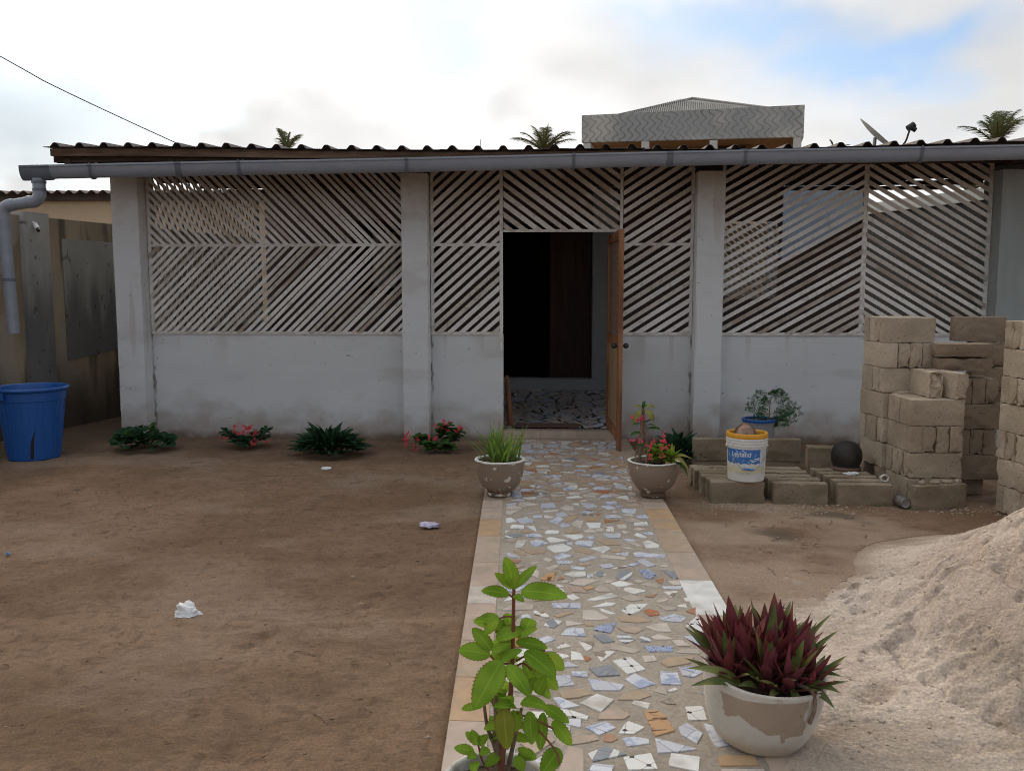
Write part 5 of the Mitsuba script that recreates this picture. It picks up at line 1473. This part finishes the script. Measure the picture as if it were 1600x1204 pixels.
potL = flower_pot('round brown clay pot with the spiky plant, left of the path end', -0.390, 6.14, bowl(0.172, 0.286, 0.088), 'pot_clay', 0.010, 3, 0.262, 0.150)
potR = flower_pot('round brown clay pot with pink flowers, right of the path end', 0.668, 6.17, bowl(0.178, 0.280, 0.088), 'pot_clay', 0.010, 8, 0.255, 0.155)
big = [(0, .0), (0.07, .0), (0.112, .010), (0.140, .032), (0.162, .068), (0.177, .112), (0.186, .165), (0.190, .225), (0.191, .238), (0.187, .244), (0.178, .243), (0.172, .234), (0.168, .18)]
big = [(r_, z * 1.05 + 0.004) for r_, z in big]
potB = flower_pot('big flaking white bowl pot with the purple plant, on the sand', 0.648, 2.81, big, 'pot_flaked', 0.012, 15, 0.212, 0.17, tilt=(0.10, [0.75, 0.65, 0]))
mat('pot_white', lambda p, n, uv: MX((0.55, 0.53, 0.49), (0.34, 0.30, 0.25), SS(0.45, 0.75, FB(p.x * 20, p.y * 20, p.z * 20, 4))), 0.85, 0.2)
FPX, FPY = -0.150, 2.155
potF = flower_pot('white rimmed pot at the bottom edge with the tall scallop leaved plant', FPX, FPY, [(0, .03), (0.08, .03), (0.10, .06), (0.122, .12), (0.133, .19), (0.136, .232), (0.133, .240), (0.122, .241), (0.117, .234), (0.112, .16)], 'pot_white', 0.008, 23, 0.208, 0.116)

# ---------------------------------------------------------------- plants
al = thing('spiky_plant', 'bright green spiky plant with sword leaves in the left clay pot', 'plant')
rr = np.random.default_rng(5)
for k in range(64):
    a, e = rr.uniform(0, 6.28), rr.uniform(0, 1) ** 0.8
    base = np.array([-0.375 + rr.normal(0, .045), 6.13 + rr.normal(0, .045), 0.268])
    lean_ = 0.10 + 0.75 * e
    L = rr.uniform(0.19, 0.31) * (1 - 0.15 * e)
    d = unit([math.cos(a) * lean_ + (base[0] + .375) * 4, math.sin(a) * lean_ * .8, 1.0])
    put_leaf('leaf', leaf(base, base + d * L, rr.uniform(.012, .019), up=(-math.cos(a) * .2, -math.sin(a), 1), droop=0.05 + .08 * e, fold=0.7, prof='sword', n=8, m=5), 'leaf_aloe' if rr.uniform() < .85 else 'leaf_lime', al)
for k in range(7):
    a = rr.uniform(0, 6.28)
    base = np.array([-0.375 + math.cos(a) * .05, 6.13 + math.sin(a) * .05 - .03, 0.268])
    put_leaf('leaf', leaf(base, base + [math.cos(a) * .05, math.sin(a) * .05 - .02, .04], .014, droop=.2, fold=.5, prof='sword', n=6), 'leaf_dead', al)


def flower(p, r_, rr, up=(0, -0.5, 0.8)):
    """A little head of paired round bracts."""
    out = []
    u = unit(up); s = unit(np.cross(u, [0.3, 0.9, 0.2])); w = np.cross(u, s)
    for k in range(2 + rr.integers(2)):
        a = k * 2.1 + rr.uniform(0, 6)
        d = s * math.cos(a) + w * math.sin(a)
        out.append(leaf(p, p + (d + u * .35) * r_, r_ * 1.15, up=u, droop=.1, fold=.2, prof='spoon', n=4, m=3))
    return out


def euphorbia(t, stems, leaf_len, rr, leafm, flowers, flower_m, fr=0.016, lw=0.45, density=46):
    """Knobbly stems with spoon leaves; flower heads in small clusters."""
    for st in stems:
        c = curve(st, 8)
        put('stem', tube(c, np.linspace(.008, .005, len(c)), 7), 'stem_brown', t, True)
        lv = []
        n = int(density)
        for k in range(n):
            s = rr.uniform(0.25, 1) ** 0.7
            p = c[int(s * (len(c) - 1))]
            a = rr.uniform(0, 6.28)
            d = unit([math.cos(a), math.sin(a), rr.uniform(-.25, .8)])
            L = leaf_len * rr.uniform(.6, 1.15)
            lv.append(leaf(p, p + d * L, L * lw, up=(0, -.3, 1), droop=.1, fold=.15, prof='spoon', n=5, m=3))
        v, f, uv = join(lv)
        lab(put('foliage', (v, f), leafm, t, True, uv=uv), kind='stuff')
    for p in flowers:
        fl_ = []
        for k in range(5):
            fl_ += flower(np.array(p) + rr.normal(0, fr * .85, 3), fr, rr, (rr.normal(0, .5), -.6, .7))
        v, f, uv = join(fl_)
        put('flower', (v, f), flower_m, t, True, uv=uv)


# low broad leaved plant at the first pillar
t = thing('broad_leaved_plant', 'low dark plant with broad rounded leaves at the foot of the first pillar', 'plant')
rr = np.random.default_rng(9)
for k in range(130):
    a, e = rr.uniform(0, 6.28), rr.uniform(0, 1)
    x, y = -3.73 + math.cos(a) * .23 * e ** .6, 7.88 + math.sin(a) * .20 * e ** .6
    h = 0.03 + 0.19 * (1 - e * .8) * rr.uniform(.2, 1.1)
    d = np.array([math.cos(a), math.sin(a) * .9 - .25, rr.uniform(-.2, .45)])
    L = rr.uniform(.07, .115)
    put_leaf('leaf', leaf([x, y, h], np.array([x, y, h]) + unit(d) * L, L * .82, up=(0, -.45, 1), droop=.12, fold=.2, n=6), 'leaf_dark' if rr.uniform() < .8 else 'leaf_mid', t)
st = [tube(curve([[-3.73, 7.96, 0], [-3.73 + math.cos(a) * .08, 7.96 + math.sin(a) * .06, .05], [-3.73 + math.cos(a) * .16, 7.96 + math.sin(a) * .12, .09]], 5), .006, 6) for a in np.arange(0, 6.2, .6)]
lab(put('stalks', cat(st), 'stem_green', t, True), kind='stuff')
# pink flowered mound
t = thing('flowering_plant', 'low round mound of small leaves dotted with pink flowers, against the wide white wall', 'plant')
rr = np.random.default_rng(10)
stems = [[[-2.83, 8.05, 0], [-2.83 + math.cos(a) * .09, 8.05 + math.sin(a) * .06, .07], [-2.83 + math.cos(a) * .21, 8.05 + math.sin(a) * .15, .10 + .07 * math.sin(a * 2.3)]] for a in np.arange(0, 6.2, .62)]
fl_pts = [[-2.83 + math.cos(a) * r_ * 1.15, 8.02 + math.sin(a) * r_ * .6 - .02, .245 - .85 * r_ + rr.uniform(-.02, .02)] for a, r_ in zip(rr.uniform(0, 6.28, 30), rr.uniform(0.02, .22, 30))]
euphorbia(t, stems, .065, rr, 'leaf_dark', [[x, min(y, 8.0), max(.06, z)] for x, y, z in fl_pts], 'flower_coral', .0125, .5, 56)
# dark lanceolate clumps
for label, cx, cy, rx, ry, h, n_, seed in (('broad mound of dark pointed leaves between two pink flowered plants, at the white wall', -1.985, 7.70, .34, .27, .29, 300, 11), ('mound of dark pointed leaves behind the right clay pot', 1.02, 7.50, .21, .19, .29, 150, 12)):
    t = thing('leafy_clump', label, 'plant')
    rr = np.random.default_rng(seed)
    for k in range(n_):
        a, e = rr.uniform(0, 6.28), rr.uniform(0, 1) ** .55
        b = np.array([cx + math.cos(a) * rx * e * .72, cy + math.sin(a) * ry * e * .72, .02 + h * .46 * (1 - e ** 2) * rr.uniform(.1, 1.2) + .02])
        d = unit([math.cos(a) * (0.25 + e), math.sin(a) * (0.25 + e), rr.uniform(.15, 1.2) * (1.15 - .75 * e)])
        L = rr.uniform(.11, .18)
        put_leaf('leaf', leaf(b, b + d * L, L * .27, up=(0, -.3, 1), droop=.1, fold=.35, prof='lance', n=6), 'leaf_dark', t)
    st = [tube([[cx, cy, 0], [cx + math.cos(a) * rx * .5, cy + math.sin(a) * ry * .5, .11]], .005, 5) for a in np.arange(0, 6.2, .5)]
    lab(put('stalks', cat(st), 'stem_green', t, True), kind='stuff')
# taller pink flowered plant by the second pillar
t = thing('flowering_plant', 'upright leafy plant with red and pink flower heads at the foot of the second pillar', 'plant')
rr = np.random.default_rng(13)
stems = [[[-1.05, 7.96, 0], [-1.02, 7.95, .13], [-0.985, 7.96, .24]], [[-1.02, 7.96, 0], [-.94, 7.95, .10], [-.885, 7.95, .19]], [[-1.08, 7.95, 0], [-1.16, 7.92, .08], [-1.24, 7.9, .13]], [[-1.06, 7.92, 0], [-1.10, 7.84, .05], [-1.12, 7.80, .08]], [[-1.0, 7.92, 0], [-.97, 7.84, .05], [-.93, 7.8, .07]]]
fp = [(-1.0, 7.93, .27), (-.985, 7.93, .235), (-1.03, 7.93, .205), (-1.055, 7.93, .225), (-.955, 7.92, .20), (-.86, 7.92, .235), (-.865, 7.92, .20), (-.885, 7.92, .175), (-1.34, 7.88, .13), (-1.32, 7.88, .16), (-1.35, 7.88, .10), (-1.33, 7.88, .07), (-1.25, 7.87, .125), (-1.215, 7.86, .115), (-1.13, 7.88, .13), (-1.08, 7.88, .135), (-1.26, 7.86, .035)]
euphorbia(t, stems, .085, rr, 'leaf_mid', fp, 'flower_coral', .016, .48, 75)
# plants in the right clay pot
t = thing('flowering_plant', 'tall bare stemmed plant with pink flowers on top, in the right clay pot', 'plant')
rr = np.random.default_rng(14)
put('stem', tube(curve([[0.565, 6.13, .26], [.572, 6.13, .42], [.580, 6.13, .60]], 8), .011, 8), 'stem_brown', t, True)
put('stem', tube(curve([[0.635, 6.15, .26], [.615, 6.15, .40], [.592, 6.14, .52], [.585, 6.13, .64]], 8), .012, 8), 'stem_brown', t, True)
put('stem', tube(curve([[0.545, 6.10, .26], [.535, 6.10, .33], [.548, 6.10, .37]], 6), .006, 7), 'stem_brown', t, True)
put('stem', tube(curve([[0.600, 6.08, .25], [.612, 6.08, .33], [.622, 6.08, .40]], 6), .006, 7), 'stem_brown', t, True)
sp = []
for k in range(120):
    s = rr.uniform(0, 1); z = .28 + .34 * s
    x = .635 - .05 * s
    a = rr.uniform(0, 6.28)
    p = np.array([x, 6.145, z])
    sp.append(tube([p, p + np.array([math.cos(a), math.sin(a), .3]) * .022], .0012, 4))
lab(put('thorns', cat(sp), 'stem_brown', t), kind='stuff')
top = np.array([.583, 6.13, .635])
for tip, w_, m in (((-.055, -.02, .02), .03, 'leaf_olive'), ((.07, -.02, .015), .03, 'leaf_olive'), ((.012, 0, .055), .022, 'leaf_mid'), ((-.045, -.05, -.055), .035, 'leaf_olive'), ((.055, -.05, -.06), .045, 'leaf_olive'), ((-.06, -.03, -.085), .03, 'leaf_olive'), ((.03, .05, .02), .03, 'leaf_mid')):
    put_leaf('leaf', leaf(top, top + np.array(tip) * 1.15, w_, droop=.3, fold=.2, prof='spoon', n=8), m, t)
for (b, e, w_) in (((.59, 6.14, .54), (.66, 6.10, .575), .02), ((.585, 6.14, .535), (.52, 6.10, .54), .018), ((.60, 6.14, .50), (.70, 6.1, .51), .03), ((.59, 6.14, .48), (.50, 6.1, .465), .03), ((.60, 6.14, .53), (.67, 6.12, .53), .016), ((.62, 6.14, .40), (.67, 6.12, .405), .03), ((.6, 6.12, .40), (.54, 6.1, .39), .03)):
    put_leaf('leaf', leaf(b, e, w_, droop=.1, fold=.2, prof='spoon', n=7), 'leaf_mid', t)
for p in ((.50, 6.08, .59), (.545, 6.07, .57), (.57, 6.08, .575), (.585, 6.09, .585), (.51, 6.08, .43), (.56, 6.08, .42)):
    fl_ = []
    for k in range(4):
        fl_ += flower(np.array(p) + rr.normal(0, .007, 3), .014, rr)
    v, f, uv = join(fl_); put('flower', (v, f), 'flower_pink', t, True, uv=uv)
t = thing('flowering_plant', 'short bushy plant with coral flowers and fresh leaves in the right clay pot', 'plant')
stems = [[[.69, 6.12, .25], [.69 + dx * .5, 6.12, .30], [.69 + dx, 6.11 + dy, .34 + h]] for dx, dy, h in ((-.06, -.03, 0), (-.02, -.05, .03), (.03, .02, .05), (.06, -.03, .01), (0, .04, .05), (-.05, .03, .03))]
euphorbia(t, stems, .055, rr, 'leaf_fresh', [(.62, 6.04, .39), (.655, 6.06, .42), (.71, 6.05, .435), (.725, 6.05, .43), (.705, 6.03, .385), (.745, 6.04, .385), (.63, 6.02, .335), (.705, 6.02, .34), (.72, 6.10, .455)], 'flower_coral', .012, .6, 26)
t = thing('broad_leaved_plant', 'olive striped plant with long arching leaves over the rim of the right clay pot', 'plant')
for b, e, w_, m, dr_ in (((.78, 6.13, .26), (.775, 6.06, .425), .05, 'leaf_lime', .05), ((.78, 6.12, .27), (.84, 6.03, .385), .035, 'leaf_lime', .1), ((.76, 6.12, .28), (.905, 6.0, .325), .04, 'leaf_olive', .22), ((.76, 6.11, .28), (.885, 5.98, .245), .045, 'leaf_olive', .35), ((.76, 6.1, .27), (.70, 5.99, .335), .03, 'leaf_olive', .2), ((.76, 6.1, .27), (.73, 6.0, .26), .04, 'leaf_olive', .3), ((.78, 6.1, .27), (.88, 6.0, .20), .03, 'leaf_mid', .35), ((.77, 6.12, .27), (.80, 6.1, .40), .035, 'leaf_olive', .05)):
    put_leaf('leaf', leaf(b, e, w_, droop=dr_, fold=.3, prof='lance', n=12), m, t)
# feathery plant
t = thing('feathery_plant', 'feathery green seedling with fine divided leaves in the blue rimmed bucket', 'plant')
rr = np.random.default_rng(16)
SX, SY = 1.845, 7.90
stem = curve([[SX, SY, .25], [SX + .003, SY, .42], [SX + .015, SY, .52]], 10)
put('stem', tube(stem, np.linspace(.006, .002, len(stem)), 7), 'stem_green', t, True)
fr_list = [(-.20, .47, .34), (-.19, .43, .36), (-.12, .545, .45), (.13, .525, .45), (.02, .575, .50), (.09, .57, .49), (.20, .44, .36), (.235, .405, .33), (.19, .345, .29), (.13, .30, .28), (-.14, .335, .29), (-.10, .40, .33), (.12, .38, .30), (.08, .33, .27), (-.06, .50, .42), (.17, .40, .31), (-.08, .30, .27), (.06, .28, .26)]
for dx, z1, z0 in fr_list:
    b = np.array([SX + .004, SY, z0]); e = np.array([SX + dx, SY - rr.uniform(.02, .10), z1])
    L = np.linalg.norm(e - b)
    pts = curve([b, b + (e - b) * .5 + [0, 0, .03 * L * 3], e], 8)
    lv = []
    ax = unit(e - b)
    sd_ = unit(np.cross(ax, [0.1, -1, 0.25]))
    for k in range(5):
        s = 0.30 + .65 * k / 4
        p = pts[int(s * (len(pts) - 1))]
        for sg in (-1, 1):
            dd = unit(ax * .75 + sd_ * sg * .8 + np.array([0, rr.uniform(-.3, .1), 0]))
            ln = L * .40 * (1.3 - s * .85)
            for q in range(4):
                c = p + dd * ln * (q + 1) / 4
                for s2 in (-1, 1):
                    if rr.uniform() < .15:
                        continue
                    w2 = unit(np.cross(dd, [0.1, -1, 0.25])) * s2
                    lv.append(leaf(c, c + unit(dd * .55 + w2 + np.array([0, rr.uniform(-.5, .2), 0])) * .0145 * rr.uniform(.8, 1.2), .0095, up=(0, -1, .5), droop=.05, fold=.1, n=3, m=3))
    v, f, uv = join(lv)
    fd_ = put('stalk', tube(pts, np.linspace(.0022, .0009, len(pts)), 5), 'stem_green', t, True)
    lab(put('leaflets', (v, f), 'leaf_feather', fd_, True, uv=uv), kind='stuff')
# purple plant in the big bowl
t = thing('purple_plant', 'dense purple and green plant with upright pointed leaves in the big flaking bowl', 'plant')
rr = np.random.default_rng(17)
ros = [(-.115, .03), (-.05, .09), (.03, .10), (.10, .06), (-.06, .0), (.02, .02), (.09, -.03), (-.12, -.05), (.0, -.06), (.06, -.10), (.125, -.08), (-.07, .09), (.06, .11)]
for i, (ox, oy) in enumerate(ros):
    ox, oy = ox * .98, oy * .95
    for k in range(17):
        a = k * 2.4 + rr.uniform(-.3, .3) + i
        e = k / 16.0
        b = np.array([.660 + ox + math.cos(a) * .012, 2.80 + oy + math.sin(a) * .012, .225 + .05 * (1 - e) - .07 * ox])
        lean_ = .12 + .75 * e
        out_ = np.array([ox, oy]) * 2.5
        d = unit([math.cos(a) * lean_ + out_[0], math.sin(a) * lean_ + out_[1], 1.05 - .55 * e * (1 if oy < 0 else .6)])
        L = rr.uniform(.118, .175) * (0.86 if oy < -.04 else 1.12)
        m = 'leaf_maroon' if (rr.uniform() < (.66 if oy > -.04 else .42) - .42 * e) else 'leaf_rhoeo'
        if rr.uniform() < .16:
            m, L = 'leaf_crimson', L * rr.uniform(.55, .85)
        put_leaf('leaf', leaf(b, b + d * L, L * rr.uniform(.22, .29), up=(-math.cos(a) * .6, -math.sin(a) * .6, .8), droop=-.03 + .07 * e, fold=.45, prof='lance', n=7), m, t)
for b, e, w_ in (((.57, 2.72, .25), (.40, 2.68, .31), .035), ((.57, 2.70, .25), (.41, 2.66, .262), .034), ((.76, 2.72, .25), (.86, 2.66, .25), .035), ((.76, 2.72, .25), (.835, 2.63, .215), .033), ((.72, 2.68, .25), (.735, 2.62, .19), .026), ((.62, 2.70, .24), (.55, 2.65, .27), .03), ((.66, 2.69, .24), (.66, 2.63, .28), .03), ((.70, 2.69, .24), (.72, 2.63, .30), .032), ((.63, 2.70, .24), (.60, 2.64, .30), .03), ((.68, 2.69, .24), (.64, 2.64, .235), .024), ((.74, 2.74, .27), (.875, 2.70, .285), .03), ((.78, 2.8, .27), (.885, 2.78, .40), .022), ((.78, 2.85, .28), (.875, 2.82, .44), .02)):
    put_leaf('leaf', leaf(b, e, w_, droop=.12, fold=.4, prof='lance', n=9), 'leaf_rhoeo', t)
put('trailing_stem', tube(curve([[.735, 2.69, .265], [.772, 2.645, .258], [.775, 2.628, .215], [.764, 2.636, .165]], 6), .006, 6), 'stem_brown', t, True)
# the tall scallop leaved plant in front
t = thing('scallop_leaved_plant', 'tall bright green plant with scalloped fleshy leaves, closest to the camera', 'plant')
LV = [(1, -104, 2170, 730, -124, 2170, 801, 33), (1, -106, 2170, 727, -147, 2170, 764, 20), (0, -99, 2170, 730, -52, 2170, 777, 20), (1, -102, 2154, 731, -100, 2130, 773, 17), (0, -115, 2170, 711, -179, 2170, 719, 26), (0, -85, 2146, 727, 18, 2110, 730, 41), (0, -103, 2146, 717, -79, 2110, 712, 17), (0, -139, 2186, 641, -194, 2210, 624, 25), (1, -142, 2162, 648, -175, 2150, 614, 20), (0, -114, 2186, 582, -145, 2210, 625, 38), (0, -112, 2194, 579, -137, 2230, 612, 27), (0, -163, 2170, 554, -237, 2170, 562, 39), (0, -159, 2178, 563, -206, 2190, 607, 29), (0, -158, 2162, 563, -117, 2150, 592, 20), (0, -135, 2154, 547, -86, 2130, 582, 22), (0, -133, 2122, 561, -187, 2050, 482, 56), (0, -122, 2130, 546, -66, 2070, 503, 36), (0, -100, 2178, 586, -27, 2190, 570, 27), (1, -94, 2162, 602, -49, 2150, 628, 15), (0, -76, 2154, 572, -6, 2130, 528, 43), (1, -26, 2178, 559, 17, 2190, 519, 31), (1, -61, 2178, 529, 1, 2190, 468, 33), (0, -46, 2154, 464, -26, 2130, 516, 28), (0, -72, 2170, 451, -54, 2170, 500, 22), (0, -98, 2138, 437, -144, 2090, 462, 25), (0, -84, 2130, 453, -22, 2070, 472, 27), (0, -30, 2154, 431, 29, 2130, 407, 26), (2, -127, 2130, 436, -115, 2070, 371, 42), (1, -94, 2154, 420, -97, 2130, 375, 24), (0, -64, 2146, 422, -58, 2110, 356, 32), (0, -30, 2170, 409, -37, 2170, 315, 26), (1, -7, 2154, 394, 36, 2130, 350, 30), (0, 11, 2138, 331, -29, 2090, 294, 40), (1, -195, 2162, 423, -231, 2150, 419, 17), (1, -192, 2154, 427, -154, 2130, 463, 17), (0, -165, 2186, 388, -155, 2210, 332, 22), (0, -194, 2170, 318, -208, 2170, 359, 22), (0, -195, 2178, 314, -226, 2190, 336, 18), (0, -191, 2162, 322, -169, 2150, 353, 20), (0, -203, 2162, 303, -250, 2150, 313, 22), (0, -197, 2154, 302, -216, 2130, 303, 19), (0, -192, 2170, 299, -164, 2170, 307, 20), (0, -197, 2146, 287, -198, 2110, 281, 23), (0, -95, 2178, 307, -58, 2190, 282, 18), (0, -99, 2162, 296, -80, 2150, 264, 26), (0, -109, 2186, 596, -83, 2210, 607, 25), (0, -82, 2194, 532, -64, 2230, 458, 27), (0, -63, 2194, 484, -17, 2230, 420, 27), (0, -124, 2194, 453, -147, 2230, 402, 23), (0, -128, 2194, 356, -168, 2230, 349, 23)]
rr = np.random.default_rng(18)
for ty, *q in LV:
    b, e, w_ = np.array(q[:3]) / 1000, np.array(q[3:6]) / 1000, q[6] / 1000
    e = e + [0, rr.uniform(-.012, .012), 0]
    e = b + (e - b) * 1.10
    L = np.linalg.norm(e - b)
    sc_ = max(4, int(L / 0.0085))
    hang = (e[2] - b[2]) / L
    up = np.array([rr.uniform(-.25, .25), -0.80, 0.75])
    put_leaf('leaf', leaf(b, e, w_ * 1.22, up=up, droop=.10 if hang > -.5 else .06, fold=.22, prof='ovate', scallop=sc_, n=max(16, sc_ * 4), m=5), ('leaf_fresh', 'leaf_lime', 'leaf_yellow')[ty], t)
for k in range(26):
    z_ = rr.uniform(.27, .62)
    a, L = rr.uniform(0, 6.28), rr.uniform(.045, .085)
    b = np.array([-.115 + rr.normal(0, .025) - (.62 - z_) * .05, 2.185 + rr.normal(0, .02), z_])
    e = b + unit([math.cos(a), math.sin(a) * .8 + .25, rr.uniform(-.5, .35)]) * L
    sc_ = max(4, int(L / 0.0085))
    put_leaf('leaf', leaf(b, e, L * rr.uniform(.5, .62), up=(rr.uniform(-.3, .3), -.6, .9), droop=.12, fold=.22, scallop=sc_, n=max(16, sc_ * 4), m=5), ('leaf_fresh', 'leaf_fresh', 'leaf_lime')[rr.integers(3)], t)
for k, (pts, r0, r1) in enumerate([([(-104, 2170, 727), (-106, 2170, 598), (-111, 2170, 465), (-120, 2170, 412), (-141, 2170, 210)], .0085, .004), ([(-154, 2170, 469), (-148, 2170, 397), (-141, 2170, 210)], .010, .005), ([(-180, 2170, 420), (-171, 2170, 357), (-150, 2170, 295), (-141, 2170, 210)], .0065, .004),
                                   ([(-85, 2170, 408), (-97, 2170, 354), (-118, 2170, 252), (-122, 2170, 210)], .0075, .004)]):
    c = curve(np.array(pts) / 1000 + [0, 0.006 * k, 0], 8)
    put('stem', tube(c, np.linspace(r1, r0, len(c)), 9), 'stem_brown' if k else 'stem_red', t, True)
for pts in ([(-140, 2170, 649), (-124, 2170, 655), (-104, 2170, 654)], [(-104, 2170, 522), (-81, 2170, 535), (-60, 2150, 528)], [(-85, 2170, 400), (-53, 2140, 404), (-26, 2130, 397), (-5, 2130, 386)], [(-80, 2170, 380), (-49, 2150, 377), (-21, 2120, 364), (4, 2110, 335), (11, 2095, 314)], [(-163, 2170, 554), (-145, 2170, 536), (-109, 2170, 532)],
            [(-115, 2170, 711), (-104, 2170, 701)], [(-86, 2140, 718), (-102, 2170, 706)], [(-194, 2170, 318), (-183, 2170, 274), (-150, 2170, 225)], [(-26, 2185, 562), (-54, 2180, 561), (-99, 2170, 541)], [(-135, 2130, 515), (-120, 2150, 510), (-108, 2170, 500)], [(-95, 2150, 415), (-85, 2160, 412), (-88, 2170, 400)]):
    put('leaf_stalk', tube(curve(np.array(pts) / 1000, 6), .0026, 6), 'stem_red', t, True)
# grass and weeds at the left edge
rr = np.random.default_rng(21)
gl = []
for k in range(160):
    x, y = -4.86 + rr.normal(0, .09), 7.12 + rr.normal(0, .12)
    a, L = rr.uniform(0, 6.28), rr.uniform(.08, .20)
    gl.append(leaf([x, y, 0], [x + math.cos(a) * L * .6, y + math.sin(a) * L * .5, L * rr.uniform(.4, .95)], .007, up=(0, -.4, 1), droop=.12, fold=.3, prof='sword', n=5, m=3))
v, f, uv = join(gl)
own(thing('grass', 'tuft of green grass in front of the blue bin', 'grass', kind='stuff'), (v, f), 'grass_blade', True, uv=uv)
t = thing('weed', 'thin weed with a few pale leaves at the left edge, in front of the downpipe', 'plant')
own(t, tube(curve([[-4.98, 7.3, 0], [-5.0, 7.3, .5], [-4.94, 7.28, .95], [-4.86, 7.27, 1.20]], 8), np.linspace(.006, .0015, 25), 6), 'stem_green', True)
for b, e, w_, m in (((-4.88, 7.27, 1.165), (-4.68, 7.22, 1.215), .022, 'leaf_olive'), ((-4.88, 7.27, 1.18), (-4.74, 7.22, 1.20), .02, 'leaf_olive'), ((-4.98, 7.28, .80), (-4.74, 7.22, .865), .05, 'leaf_mid'), ((-4.97, 7.28, .84), (-4.78, 7.24, .90), .04, 'leaf_mid'), ((-4.99, 7.29, .45), (-4.86, 7.24, .50), .04, 'leaf_mid')):
    put_leaf('leaf', leaf(b, e, w_, droop=.1, fold=.3, prof='lance', n=8), m, t)
